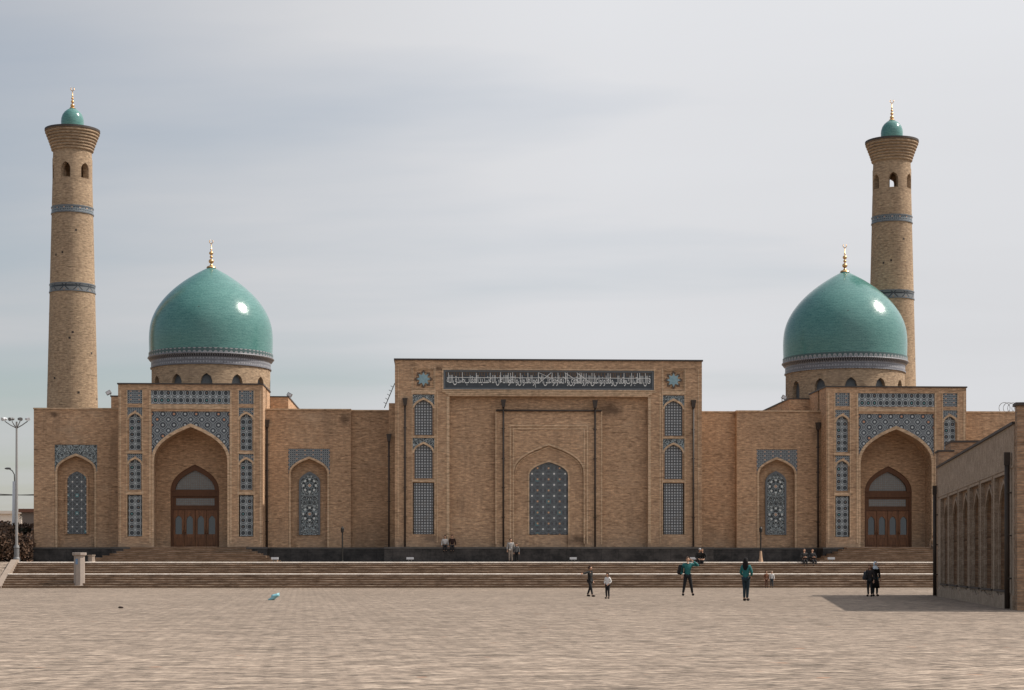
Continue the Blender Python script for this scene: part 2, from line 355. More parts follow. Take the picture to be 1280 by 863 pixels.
# ------------------------------------------------------------------ mesh helpers
class MB:
    def __init__(s):
        s.bm = bmesh.new(); s.uv = s.bm.loops.layers.uv.new('UVMap'); s.mats = []
        s.mi = 0
    def use(s, m):
        if m not in s.mats: s.mats.append(m)
        s.mi = s.mats.index(m); return s
    def face(s, co, uvs=None, smooth=False):
        try: f = s.bm.faces.new([s.bm.verts.new(c) for c in co])
        except ValueError: return
        f.material_index = s.mi; f.smooth = smooth
        if uvs is None:
            f.normal_update(); n = f.normal; ax = max(range(3), key=lambda i: abs(n[i]))
            pick = {0: (1, 2), 1: (0, 2), 2: (0, 1)}[ax]
            uvs = [(c[pick[0]], c[pick[1]]) for c in co]
        for l, t in zip(f.loops, uvs): l[s.uv].uv = t
        return f
    def prism(s, loops, y0, y1, back=True):
        """loops of (x,z): outline first, then holes; solid between y0 (front) and y1"""
        flat = [Vector((p[0], p[1], 0)) for lp in loops for p in lp]
        tris = geometry.tessellate_polygon([[Vector((p[0], p[1], 0)) for p in lp] for lp in loops])
        for t in tris:
            a, b, c = (flat[i] for i in t)
            if (b-a).cross(c-a).z > 0: a, b, c = c, b, a     # wind so that the front faces -y
            s.face([(p.x, y0, p.y) for p in (c, b, a)])
            if back: s.face([(p.x, y1, p.y) for p in (a, b, c)])
        for k, lp in enumerate(loops):
            area = sum(lp[i][0]*lp[(i+1) % len(lp)][1]-lp[(i+1) % len(lp)][0]*lp[i][1] for i in range(len(lp)))
            if (area < 0) == (k == 0): lp = lp[::-1]
            for i in range(len(lp)):
                p, q = lp[i], lp[(i+1) % len(lp)]
                if abs(p[0]-q[0])+abs(p[1]-q[1]) < 1e-6: continue
                s.face([(p[0], y0, p[1]), (p[0], y1, p[1]), (q[0], y1, q[1]), (q[0], y0, q[1])][::-1])
        return s
    def box(s, x0, x1, y0, y1, z0, z1):
        return s.prism([rect(x0, x1, z0, z1)], y0, y1)
    def lathe(s, prof, cx=0, cy=0, n=64, smooth=False, a0=0.0, a1=2*pi, ur=None):
        for (r0, z0), (r1, z1) in zip(prof, prof[1:]):
            l = sqrt((r1-r0)**2+(z1-z0)**2); R = ur or max(r0, r1)
            for i in range(n):
                t0, t1 = a0+(a1-a0)*i/n, a0+(a1-a0)*(i+1)/n
                co = [(cx+r0*cos(t0), cy+r0*sin(t0), z0), (cx+r0*cos(t1), cy+r0*sin(t1), z0), (cx+r1*cos(t1), cy+r1*sin(t1), z1), (cx+r1*cos(t0), cy+r1*sin(t0), z1)]
                vv0, vv1 = (z0, z1) if abs(z1-z0) > abs(r1-r0)*.5 else (r0, r1)
                us = [(t0*R, vv0), (t1*R, vv0), (t1*R, vv1), (t0*R, vv1)]
                if r1 < 1e-5: co, us = co[:3], us[:3]
                elif r0 < 1e-5: co, us = [co[0], co[2], co[3]], [us[0], us[2], us[3]]
                s.face(co, us, smooth)
        return s
    def tube(s, pts, r, n=8, r1=None):
        pts = [Vector(p) for p in pts]; rings = []
        for i, p in enumerate(pts):
            d = (pts[min(i+1, len(pts)-1)]-pts[max(i-1, 0)]).normalized()
            a = d.cross(Vector((0, 0, 1))) if abs(d.z) < .95 else d.cross(Vector((1, 0, 0)))
            a.normalize(); b = d.cross(a); rr = r if r1 is None else r+(r1-r)*i/(len(pts)-1)
            rings.append([p+a*rr*cos(2*pi*k/n)+b*rr*sin(2*pi*k/n) for k in range(n)])
        for A, B in zip(rings, rings[1:]):
            for k in range(n): s.face([A[k], A[(k+1) % n], B[(k+1) % n], B[k]], smooth=True)
        s.face(rings[0][::-1]); s.face(rings[-1]); return s
    def ball(s, c, r, sc=(1, 1, 1), n=10, m=6, f=None):
        c = Vector(c)
        def P(i, j):
            t, ph = 2*pi*i/n, pi*j/m-pi/2
            v = Vector((cos(ph)*cos(t)*sc[0], cos(ph)*sin(t)*sc[1], sin(ph)*sc[2]))*r
            if f: v = f(v)
            return c+v
        for j in range(m):
            for i in range(n):
                q = [P(i, j), P(i+1, j), P(i+1, j+1), P(i, j+1)]
                if j == 0: q = [q[0], q[2], q[3]]
                elif j == m-1: q = q[:3]
                s.face(q, smooth=True)
        return s
    def build(s, name, m=None, parent=None, weld=True, c=None):
        if c:
            for f in s.bm.faces:
                for l in f.loops: l[s.uv].uv = (l[s.uv].uv[0]-c[0], l[s.uv].uv[1]-c[1])
        if weld: bmesh.ops.remove_doubles(s.bm, verts=s.bm.verts, dist=1e-4)
        bmesh.ops.recalc_face_normals(s.bm, faces=s.bm.faces)
        me = bpy.data.meshes.new(name); s.bm.to_mesh(me); s.bm.free()
        for x in (s.mats or [m]): me.materials.append(M[x] if isinstance(x, str) else x)
        o = bpy.data.objects.new(name, me); SC.collection.objects.link(o)
        if parent: o.parent = parent
        return o
def rect(x0, x1, z0, z1): return [(x0, z0), (x1, z0), (x1, z1), (x0, z1)]
def arc(cx, hw, zs, za, n=9):
    """pointed arch from the right springing over the apex to the left springing"""
    h = za-zs; P = [(hw, 0), (hw*1.0, h*.46), (hw*.62, h*.74), (0, h)]; out = []
    for i in range(n+1):
        t = i/n; a = (1-t)**3; b = 3*t*(1-t)**2; c = 3*t*t*(1-t); d = t**3
        out.append((sum(k*p[0] for k, p in zip((a, b, c, d), P)), sum(k*p[1] for k, p in zip((a, b, c, d), P))))
    return [(cx+x, zs+z) for x, z in out]+[(cx-x, zs+z) for x, z in out[-2::-1]]
def archpoly(cx, hw, zb, zs, za): return [(cx-hw, zb), (cx+hw, zb)]+arc(cx, hw, zs, za)
def ribbon(cx, hw, zs, za, t, zb=None):
    o, i = arc(cx, hw, zs, za), arc(cx, hw-t, zs, za-t*1.25)
    if zb is not None: o = [(cx+hw, zb)]+o+[(cx-hw, zb)]; i = [(cx+hw-t, zb)]+i+[(cx-hw+t, zb)]
    return o+i[::-1]
def spandrel(cx, hx, zbot, ztop, hw, zs, za):
    """rectangle with the arch cut out of its lower edge"""
    a = arc(cx, min(hw, hx-.01), zs, za)
    return [(cx+hx, zbot)]+[(cx+hx, ztop), (cx-hx, ztop), (cx-hx, zbot)]+([(cx-min(hw, hx-.01), zbot)] if zbot < zs-1e-3 else [])+a[::-1]+([(cx+min(hw, hx-.01), zbot)] if zbot < zs-1e-3 else [])
def framerect(x0, x1, z0, z1, t):
    return [rect(x0, x1, z0, z1), rect(x0+t, x1-t, z0+t, z1-t)]
def tag(o, label, cat, group=None, kind=None):
    if label: o['label'] = label
    if cat: o['category'] = cat
    if group: o['group'] = group
    if kind: o['kind'] = kind
    return o
def thing(name, label, cat, loc=(0, 0, 0), rz=0, group=None):
    o = bpy.data.objects.new(name, None); SC.collection.objects.link(o); o.empty_display_size = .3
    o.location = loc; o.rotation_euler = (0, 0, rz); return tag(o, label, cat, group)
def struct(o): o['kind'] = 'structure'; return o
def copy_tree(o, parent=None):
    c = o.copy(); SC.collection.objects.link(c); c.parent = parent
    for ch in o.children: copy_tree(ch, c)
    return c

# ------------------------------------------------------------------ the mosque's own frame
TH = radians(2.5); CS, SN = cos(TH), sin(TH); Y0 = 136.0
def lx(px, dy):
    a = (px-640)/F; t = (dy+Y0*CS)/(CS-a*SN); return a*t*CS+(t-Y0)*SN
def lz(py, px, dy):
    a = (px-640)/F; t = (dy+Y0*CS)/(CS-a*SN); return EYE+(HOR-py)/F*t
def world(x, y, z=0.0): return Vector((x*CS-y*SN, Y0+x*SN+y*CS, z))
def px_world(px, D): return (px-640)/F*D
ZP, ZB = 1.68, 2.77          # platform level, top of the dark plinth

# ------------------------------------------------------------------ ground
g = MB(); g.face([(-2500, -60, 0), (2500, -60, 0), (2500, 5000, 0), (-2500, 5000, 0)])
struct(g.build('plaza_ground', 'paving'))
g = MB(); g.box(-90, 80, -12.10, 60, .02, ZP-.004)
o = struct(g.build('mosque_platform', 'paving')); o.location = (0, Y0, 0); o.rotation_euler.z = TH

# main stairs: 6 risers, a landing, 5 risers
XL = lx(3, -17.2)
st = thing('stone_stairs', 'long flight of worn brown brick steps with two pale stone edges before the mosque', 'stairs', world(0, 0), TH)
R = ZP/11.0; y = -17.3; k = MB(); ys = []
for i in range(11):
    ys.append(y); k.box(XL, 75, y, -12.11, i*R+(.004 if i else .002), (i+1)*R-(.004 if i in (5, 10) else 0))
    y += .34 if i != 5 else 1.45
k.build('steps', 'step', st)
def nosef(nt, b):
    t = nt.nodes.new('ShaderNodeTexCoord'); q = nt.nodes.new('ShaderNodeSeparateXYZ'); nt.links.new(t.outputs['Object'], q.inputs[0])
    a = noise(nt, comb(nt, N(nt, q.outputs[0])*.7, N(nt, q.outputs[2])*9.), 1, 5, .85)
    return mixc(nt, remap(nt, a, .40, .62), (.07, .045, .03), (.42, .32, .24))
M['nosing_brick'] = mat('lit_nosing', nosef, .85)  # paler than the step brick: lit step edges put into the colour
nm = MB()
def edge_strip(mb, x0, x1, yf, yb, zb, zt, c):
    mb.use(mb.cur); pr = [(yf, zb), (yf, zt-c), (yf+c, zt), (yb, zt), (yb, zb)]
    A_ = [(x0, p[0], p[1]) for p in pr]; B_ = [(x1, p[0], p[1]) for p in pr]
    mb.face(A_); mb.face(B_[::-1])
    for q in range(5): r_ = (q+1) % 5; mb.face([A_[q], B_[q], B_[r_], A_[r_]])
nm.cur = 'nosing_brick'
for i in (0, 1, 2, 3, 4, 6, 7, 8, 9): edge_strip(nm, XL+.01, 74.9, ys[i]-.03, ys[i]+.10, (i+1)*R-.03, (i+1)*R+.012, .014)
nm.build('nosing', None, st)
for i in (5, 10):
    pe = MB(); pe.cur = 'stone_edge'; edge_strip(pe, XL, 75, ys[i]-.06, ys[i]+.32, (i+1)*R-.075, (i+1)*R+.005, .026); pe.build('pale_edge', None, st)
# cheek wall at the left end + sloping pavement beyond it
ck = MB(); yA, yB = ys[0]-.2, ys[10]+.3
prof = [(yA, .0), (yB+.1, 0), (yB+.1, ZP+.16), (yB-.4, ZP+.16), (yA, .12)]
for sx in (XL-.42,):
    a = [(sx, p[0], p[1]) for p in prof]; b = [(sx+.40, p[0], p[1]) for p in prof]
    ck.face(a); ck.face(b[::-1])
    for i in range(len(prof)):
        j = (i+1) % len(prof); ck.face([a[i], b[i], b[j], a[j]])
ck.build('side_kerb', 'kerbstone', st)
rp = MB(); rp.face([(XL-60, yA-.4, .004), (XL-.43, yA-.4, .004), (XL-.43, yB, ZP+.01), (XL-60, yB, ZP+.01)])
o = struct(rp.build('sloping_pavement', 'paving')); o.location = (0, Y0, 0); o.rotation_euler.z = TH

# ------------------------------------------------------------------ mosque
mosque = thing('mosque', 'brown brick mosque with two turquoise domes and tiled portals', 'mosque', world(0, 0), TH)
body = MB()
parts = []
def P(name, mb, m, parent, c=None): return mb.build(name, m, parent, c=c)

def small_niche(par, cx, hx, zt, zb, hw, zs, za, wb, yf, tile, tile_sp, wall_depth, frame_t=.06):
    """tiled niche in a portal column: spandrel, arch moulding, lattice window. the wall has a rectangular hole here"""
    P('spandrel', MB().prism([spandrel(cx, hx, zs-.02, zt, hw+.10, zs, za+.12)], yf+.05, yf+wall_depth), tile_sp, par)
    jam = MB()
    jam.prism([[(cx-hx, zb), (cx-hw, zb), (cx-hw, zs-.02), (cx-hx, zs-.02)]], yf+.10, yf+wall_depth)
    jam.prism([[(cx+hw, zb), (cx+hx, zb), (cx+hx, zs-.02), (cx+hw, zs-.02)]], yf+.10, yf+wall_depth)
    jam.box(cx-hw, cx+hw, yf+.12, yf+wall_depth, zb, wb)
    P('niche_jamb', jam, 'brick', par)
    P('arch_moulding', MB().prism([ribbon(cx, hw+.14, zs, za+.17, .13)], yf+.01, yf+.20), 'brick_edge', par)
    P('lattice_window', MB().prism([archpoly(cx, hw+.02, wb, zs, za)], yf+.22, yf+wall_depth), tile, par, (cx, wb))

def make_portal(cx, pf=-2.0):
    """side portal; measured on the left-hand one"""
    cl = (lx(147.6, pf)+lx(328.5, pf))/2
    def h(a, b): return (lx(b, pf)-lx(a, pf))/2
    H = lambda y: lz(y, 239, pf)
    W2 = h(147.6, 328.5); top = H(481.0)
    por = MB(); col = []
    colx = (abs(lx(168.4, pf)-cl)+abs(lx(307.6, pf)-cl))/2; chx = h(158.6, 178.0)
    holes = [rect(cx-h(188.7, 287.6), cx+h(188.7, 287.6), H(505.2), H(488.2)),
             [(cx-h(189.7, 287.0), ZB), (cx+h(189.7, 287.0), ZB), (cx+h(189.7, 287.0), H(514.5)), (cx-h(189.7, 287.0), H(514.5))]]
    rows = [(505.0, 487.8), (564.4, 509.5), (613.8, 567.6), (671.0, 618.9)]
    for s in (-1, 1):
        for b, t in rows: holes.append(rect(cx+s*colx-chx, cx+s*colx+chx, H(b), H(t)))
    # the central opening reaches the base: notch the outline instead of a hole
    ow = h(189.7, 287.0)
    outer = [(cx-W2, ZB), (cx-ow, ZB), (cx-ow, H(514.5)), (cx+ow, H(514.5)), (cx+ow, ZB), (cx+W2, ZB), (cx+W2, top), (cx-W2, top)]
    p = por.use('brick'); p.prism([outer, holes[0]]+holes[2:], pf, pf+.5)
    # body of the portal behind the face, as an arch-headed tunnel
    p.prism([[(cx-W2, ZB), (cx-ow, ZB), (cx-ow, H(514.5)), (cx+ow, H(514.5)), (cx+ow, ZB), (cx+W2, ZB), (cx+W2, top-.003), (cx-W2, top-.003)]], pf+.5, .40)
    aw, asp, aap = h(191.0, 286.5), H(576.7), H(532.4)
    p.use('brick').prism([spandrel(cx, ow, asp, H(514.5), aw, asp, aap)], pf+.16, .40)
    # back wall with the door arch
    dw = (lx(271.5, .4)-lx(210.5, .4))/2; dzs, dza = lz(614, 241, .4), lz(580.8, 241, .4)
    bw = ow+.3
    p.prism([[(cx-bw, ZB), (cx-dw, ZB)]+arc(cx, dw, dzs, dza)[::-1]+[(cx+dw, ZB), (cx+bw, ZB), (cx+bw, top-1), (cx-bw, top-1)]], .40, 1.05)
    p.use('brick').box(cx-W2+.01, cx+W2-.01, 1.05, 4.0, ZB, top-.006)
    po = p.build('portal', None, mosque)
    # mouldings
    mm = MB()
    mm.box(cx-ow-.02, cx+ow+.02, pf-.05, pf, H(511.6), H(508.6)); mm.box(cx-ow-.02, cx+ow+.02, pf-.035, pf, H(508.4), H(506.4))
    for s in (-1, 1):
        for b, t in ((567.2, 565.0), (618.4, 615.2)): mm.box(cx+s*colx-chx-.08, cx+s*colx+chx+.08, pf-.05, pf, H(b), H(t))
        for a in (-chx-.05, chx-.02): mm.box(cx+s*colx+a, cx+s*colx+a+.07, pf-.03, pf, H(671), H(488))
        for e in (W2-.22, ow+.05): mm.box(*(sorted((cx+s*e, cx+s*(e+.12)))), pf-.035, pf, ZB+.3, H(488))
    P('moulding', mm, 'brick_edge', po)
    P('coping', MB().box(cx-W2-.06, cx+W2+.06, pf-.09, 4.06, top, top+.10), 'coping', po)
    P('tile_band', MB().box(cx-h(188.7, 287.6), cx+h(188.7, 287.6), pf+.06, pf+.5, H(505.2), H(488.2)), 'tile_band', po, (cx, H(505.2)))
    P('spandrel', MB().prism([spandrel(cx, ow, H(577), H(514.5), aw+.06, asp, aap+.12)], pf+.07, pf+.158), 'tile_spandrel', po, (cx, 0))
    P('arch_moulding', MB().prism([ribbon(cx, aw+.10, asp, aap+.17, .20, ZB)], pf+.02, pf+.21), 'brick_edge', po)
    for s in (-1, 1):
        x = cx+s*colx
        P('tile_panel', MB().box(x-chx, x+chx, pf+.06, pf+.5, H(505.0), H(487.8)), 'tile_small', po, (x, H(505)))
        for (b, t), (zs, za, wb) in zip(rows[1:3], ((525, 517.2, 563.0), (581.5, 574.2, 612.3))):
            small_niche(po, x, chx, H(t), H(b), h(161.4, 176.6), H(zs), H(za), H(wb), pf, 'tile_star', 'tile_small', .5)
        P('lattice_window', MB().box(x-h(161.0, 177), x+h(161.0, 177), pf+.12, pf+.5, H(670.4), H(619.4)), 'tile_star', po, (x, H(670.4)))
    # door set in the back wall
    yd = .72; Hd = lambda y: lz(y, 241, yd); zd = Hd(613.5)
    fr = MB(); fr.prism([ribbon(cx, dw, dzs, dza, .34)], yd-.22, yd+.3); fr.box(cx-dw, cx+dw, yd-.16, yd+.3, Hd(620.5), Hd(612.5))
    fr.box(cx-dw, cx-dw+.16, yd-.14, yd+.3, ZB, Hd(620.5)); fr.box(cx+dw-.16, cx+dw, yd-.14, yd+.3, ZB, Hd(620.5))
    fr.box(cx-dw+.16, cx+dw-.16, yd-.10, yd+.3, Hd(637.5), Hd(634.0)); fr.box(cx-dw+.16, cx+dw-.16, yd-.05, yd+.3, Hd(634), Hd(632.0)); fr.box(cx-dw+.16, cx+dw-.16, yd-.05, yd+.3, Hd(623.0), Hd(620.5))
    for s in (-1, 1): fr.box(*sorted((cx+s*(dw-.16), cx+s*(dw-.38))), yd-.05, yd+.3, Hd(632.), Hd(623.0))
    P('door_frame', fr, 'wood_dark', po)
    P('fanlight', MB().prism([arc(cx, dw-.3, dzs+.0, dza-.4)], yd, yd+.05), 'fan', po)
    P('transom_light', MB().box(cx-dw+.38, cx+dw-.38, yd, yd+.04, Hd(632.0), Hd(623.0)), 'fan', po)
    lw = (2*dw-.32)/4
    for i in range(4):
        x = cx-dw+.16+lw*(i+.5); hole = archpoly(x, lw*.30, Hd(668), Hd(651), Hd(644.8)); e = lw/2-.015
        lf = MB(); lf.prism([rect(x-e, x+e, ZB+.01, Hd(637.8)), hole], yd-.04, yd+.06)
        lf.prism(framerect(x-e+.10, x+e-.10, ZB+.18, Hd(671.5), .07), yd-.075, yd-.04)
        lf.prism([ribbon(x, lw*.37, Hd(651), Hd(643.2), .06, Hd(668.6))], yd-.07, yd-.04)
        lf.box(x-e+.06, x+e-.06, yd-.065, yd-.04, Hd(641.5), Hd(640))
        lf.tube([(x+(e-.07)*(1 if i % 2 == 0 else -1), yd-.10, ZB+1.0), (x+(e-.07)*(1 if i % 2 == 0 else -1), yd-.10, ZB+1.3)], .02, 6)
        P('door', lf, 'wood', po); P('door_glass', MB().prism([archpoly(x, lw*.31, Hd(668.3), Hd(651), Hd(644.4))], yd+.01, yd+.03), 'glass', po)
    return cl, W2, top, po
PCL = (lx(147.6, -2)+lx(328.5, -2))/2; PCR = (lx(1034, -2)+lx(1206.7, -2))/2
_, PW, PTOP, _ = make_portal(PCL); make_portal(PCR)

# --- the tall central portal
cf = -3.5
CX = (lx(493.6, cf)+lx(877.4, cf))/2
def ch(a, b): return (lx(b, cf)-lx(a, cf))/2
CH = lambda y: lz(y, 687, cf)
CW, CT = ch(493.6, 877.4), CH(451.2)
ccol = ch(530.6, 843.3); chx = ch(516.5, 543.8)
rows = [(487.3, 461.9), (545.2, 493.8), (599.6, 548.2), (668.2, 603.6)]
rw, rt = ch(562.9, 810.6), CH(496.0)
holes = [rect(CX-ch(555.3, 818.6), CX+ch(555.3, 818.6), CH(487.6), CH(463.0))]
for s in (-1, 1):
    for b, t in rows: holes.append(rect(CX+s*ccol-chx, CX+s*ccol+chx, CH(b), CH(t)))
cb = MB().use('brick')
cb.prism([[(CX-CW, ZB), (CX-rw, ZB), (CX-rw, rt), (CX+rw, rt), (CX+rw, ZB), (CX+CW, ZB), (CX+CW, CT), (CX-CW, CT)]]+holes, cf, cf+.5)
cb.box(CX-CW, CX+CW, cf+.5, 4.0, ZB, CT-.004)
cb.box(CX-CW-.45, CX+CW+.02, cf+.9, 1.5, ZB, CH(503.5))
# projecting inner frame with its great blind arch
bw, bt = ch(620.0, 753.6), CH(513.8); A2 = ch(643.5, 733.5); azs, aza = CH(591), CH(556)
cb.prism([[(CX-bw, ZB), (CX-A2, ZB)]+arc(CX, A2, azs, aza)[::-1]+[(CX+A2, ZB), (CX+bw, ZB), (CX+bw, bt), (CX-bw, bt)]], cf+.14, cf+.5)
wwn = ch(663.2, 711.8); wzs, wza, wzb = CH(594.5), CH(577.2), CH(668.4)
cb.prism([[(CX-A2+.003, ZB), (CX-wwn, ZB), (CX-wwn, wzs)]+arc(CX, wwn, wzs, wza)[::-1][1:-1]+[(CX+wwn, wzs), (CX+wwn, ZB), (CX+A2-.003, ZB)]+arc(CX, A2-.003, azs, aza-.003)], cf+.27, cf+.5)
cb.box(CX-wwn+.002, CX+wwn-.002, cf+.38, cf+.5, ZB, wzb-.03)
cpo = cb.build('portal', None, mosque); cpo['label'] = 'tall central portal with a great blind arch and inscription'
m = MB()
m.prism(framerect(CX-ch(554.0, 820), CX+ch(554.0, 820), CH(488.9), CH(461.6), .08), cf-.05, cf)
m.box(CX-rw-.55, CX+rw+.55, cf-.07, cf, CH(491.2), CH(489.6)); m.box(CX-rw-.3, CX+rw+.3, cf-.05, cf, CH(493.4), CH(491.5)); m.box(CX-rw-.1, CX+rw+.1, cf-.03, cf, CH(495.4), CH(493.7))
for s in (-1, 1):
    a = [CX+s*ccol-chx-.07, CX+s*ccol+chx]
    for q in a: m.box(q, q+.07, cf-.03, cf, CH(670), CH(460))
    for b, t in ((547.9, 545.9), (603.0, 600.4), (493.0, 488.5)): m.box(CX+s*ccol-chx-.09, CX+s*ccol+chx+.09, cf-.045, cf, CH(b), CH(t))
    m.box(*sorted((CX+s*(CW-.28), CX+s*(CW-.20))), cf-.03, cf, CH(668), CH(461))
    m.box(*sorted((CX+s*(rw+.02), CX+s*(rw+.22))), cf-.04, cf, ZB+.3, CH(497)); m.box(*sorted((CX+s*(rw+.85), CX+s*(rw+.93))), cf-.03, cf, ZB+.3, CH(490))
    m.box(*sorted((CX+s*(bw-.08), CX+s*bw)), cf+.10, cf+.14, ZB+.2, bt)
f1 = ch(638.8, 736.9); f2 = ch(642.9, 732.9)
m.prism([[(CX-f1, ZB+.25), (CX-f1+.10, ZB+.25), (CX-f1+.10, CH(533)), (CX+f1-.10, CH(533)), (CX+f1-.10, ZB+.25), (CX+f1, ZB+.25), (CX+f1, CH(531.5)), (CX-f1, CH(531.5))]], cf+.09, cf+.14)
m.prism([[(CX-f2, ZB+.25), (CX-f2+.08, ZB+.25), (CX-f2+.08, CH(536.8)), (CX+f2-.08, CH(536.8)), (CX+f2-.08, ZB+.25), (CX+f2, ZB+.25), (CX+f2, CH(535.4)), (CX-f2, CH(535.4))]], cf+.10, cf+.14)
m.prism([ribbon(CX, A2+.02, azs, aza+.10, .11)], cf+.08, cf+.30)
m.prism([ribbon(CX, A2-.16, azs, aza-.14, .07)], cf+.22, cf+.27)
m.prism([ribbon(CX, wwn+.10, wzs, wza+.12, .10, wzb)], cf+.23, cf+.42)
P('moulding', m, 'brick_edge', cpo)
P('coping', MB().box(CX-CW-.07, CX+CW+.07, cf-.10, 4.07, CT, CT+.11), 'coping', cpo)
P('lattice_window', MB().prism([archpoly(CX, wwn+.01, wzb, wzs, wza)], cf+.40, cf+.5), 'tile_dots', cpo, (CX, wzb))
for s in (-1, 1):
    x = CX+s*ccol
    sb = MB().use('brick'); sb.box(x-chx, x+chx, cf+.12, cf+.5, CH(487.3), CH(461.9))
    zc = (CH(487.3)+CH(461.9))/2
    sb.use('brick_edge').prism(framerect(x-chx+.02, x+chx-.02, CH(487.1), CH(462.1), .06), cf+.06, cf+.12)
    sb.use('tile_brown')
    for q in range(8): # little squares turned on their points round the star
        t = q*pi/4; c = (x+cos(t)*.50, zc+sin(t)*.50)
        sb.prism([[(c[0]+.17*cos(t+j*pi/2), c[1]+.17*sin(t+j*pi/2)) for j in range(4)]], cf+.08, cf+.12)
    sb.use('tile_blue').prism([[(x+(.50 if j % 2 == 0 else .30)*cos(j*pi/8+pi/8*0), zc+(.50 if j % 2 == 0 else .30)*sin(j*pi/8)) for j in range(16)]], cf+.03, cf+.12)
    sb.build('star_panel', None, cpo)
    for (b, t), (zs, za, wb) in zip(rows[1:3], ((511.5, 500.6, 544.4), (567, 555.6, 598.6))):
        small_niche(cpo, x, chx, CH(t), CH(b), ch(518.8, 541.6), CH(zs), CH(za), CH(wb), cf, 'tile_fine', 'tile_scroll', .5)
    P('lattice_window', MB().box(x-ch(518.4, 542.4), x+ch(518.4, 542.4), cf+.14, cf+.5, CH(667.8), CH(604)), 'tile_fine', cpo, (x, 0))
# inscription
ix0, ix1, iz0, iz1 = CX-ch(555.3, 818.6), CX+ch(555.3, 818.6), CH(487.6), CH(463.0)
P('inscription_band', MB().box(ix0, ix1, cf+.07, cf+.5, iz0, iz1), 'tile_black', cpo)
P('inscription_border', MB().prism(framerect(ix0, ix1, iz0, iz1, .13), cf+.03, cf+.07), 'tile_grey', cpo)
FORMS = {'ا': 'ﺍﺎ', 'أ': 'ﺃﺄ', 'إ': 'ﺇﺈ', 'آ': 'ﺁﺂ', 'د': 'ﺩﺪ', 'ذ': 'ﺫﺬ', 'ر': 'ﺭﺮ', 'ز': 'ﺯﺰ', 'و': 'ﻭﻮ', 'ة': 'ﺓﺔ', 'ى': 'ﻯﻰ',
         'ب': 'ﺏﺐﺑﺒ', 'ت': 'ﺕﺖﺗﺘ', 'ث': 'ﺙﺚﺛﺜ', 'ج': 'ﺝﺞﺟﺠ', 'ح': 'ﺡﺢﺣﺤ', 'خ': 'ﺥﺦﺧﺨ', 'س': 'ﺱﺲﺳﺴ', 'ش': 'ﺵﺶﺷﺸ', 'ص': 'ﺹﺺﺻﺼ', 'ع': 'ﻉﻊﻋﻌ',
         'ق': 'ﻕﻖﻗﻘ', 'ك': 'ﻙﻚﻛﻜ', 'ل': 'ﻝﻞﻟﻠ', 'م': 'ﻡﻢﻣﻤ', 'ن': 'ﻥﻦﻧﻨ', 'ه': 'ﻩﻪﻫﻬ', 'ي': 'ﻱﻲﻳﻴ', 'ء': 'ﺀ'}
def shape_ar(t):
    out = []; n = len(t)
    for i, c in enumerate(t):
        if c == ' ': out.append(' '); continue
        fm = FORMS[c]; prev = t[i-1] if i else ' '; nxt = t[i+1] if i+1 < n else ' '
        pj = prev in FORMS and len(FORMS[prev]) == 4; nj = nxt in FORMS and len(FORMS[nxt]) > 1 and len(fm) == 4
        out.append(fm[(3 if pj else 2) if nj else (1 if pj and len(fm) > 1 else 0)])
    s = ''.join(out); s = s.replace('ﻟﺎ', 'ﻻ').replace('ﻠﺎ', 'ﻼ').replace('ﻟﺈ', 'ﻹ').replace('ﻠﺈ', 'ﻺ')
    return s[::-1]
txt = 'قال الله تبارك وتعالى وتعاونوا على البر والتقوى ولا تعاونوا على الاثم والعدوان واتقوا الله ان الله شديد العقاب صدق الله'
tc_ = bpy.data.curves.new('lettering', 'FONT'); tc_.body = shape_ar(txt).replace(' ', ''); tc_.extrude = .02; tc_.resolution_u = 2; tc_.offset = .002; tc_.space_character = .98
to = bpy.data.objects.new('lettering_curve', tc_); SC.collection.objects.link(to)
bpy.context.view_layer.update(); dg = bpy.context.evaluated_depsgraph_get()
me = bpy.data.meshes.new_from_object(to.evaluated_get(dg)); bpy.data.objects.remove(to)
xs = [v.co.x for v in me.vertices]; zs_ = [v.co.y for v in me.vertices]
sx = (ix1-ix0-.5)/(max(xs)-min(xs)); tz0, tz1 = iz0+.16, iz0+(iz1-iz0)*.74; szz = (tz1-tz0)/(max(zs_)-min(zs_)); x_, z_ = min(xs), min(zs_)
for v in me.vertices: v.co = (ix0+.25+(v.co.x-x_)*sx, cf+.045-v.co.z*.8, tz0+(v.co.y-z_)*szz)
me.materials.clear(); me.materials.append(M['tile_white'])
lo = bpy.data.objects.new('lettering', me); SC.collection.objects.link(lo); lo.parent = cpo
ls = MB(); rnd = random.Random(5); zl = iz0+(iz1-iz0)*.60
ls.box(ix0+.25, ix1-.3, cf+.035, cf+.068, zl, zl+.035)
x = ix0+.35
while x < ix1-.3:
    ls.box(x, x+.035, cf+.03, cf+.068, tz0+.35, iz1-.16-.06*rnd.random())
    x += rnd.choice((.13, .16, .42, .55, .75, 1.0))
for (xa, xb) in ((118, 150), (134, 118+0), (151, 172), (166, 185)):
    fx = lambda q: ix0+(ix1-ix0)*(q/263.3)
    a_, b_ = fx(xa), fx(xb); ls.prism([[(a_, iz1-.17), (a_+.06, iz1-.17), (b_+.06, tz0+.30), (b_, tz0+.30)]], cf+.028, cf+.066)
P('tall_stroke', ls, 'tile_white', cpo)
kf = MB(); kf.box(ix0+.15, ix1-.15, cf+.055, cf+.0695, iz1-.19, iz1-.16); x = ix0+.2
while x < ix1-.3:
    wd = rnd.uniform(.05, .08); hh = rnd.uniform(.18, .40); kf.box(x, x+wd, cf+.05, cf+.069, iz1-.16-hh, iz1-.17)
    if rnd.random() < .5: kf.box(x, x+.2, cf+.052, cf+.069, iz1-.16-hh, iz1-.12-hh)
    x += rnd.uniform(.14, .24)
P('kufic_stroke', kf, 'tile_brown', cpo)

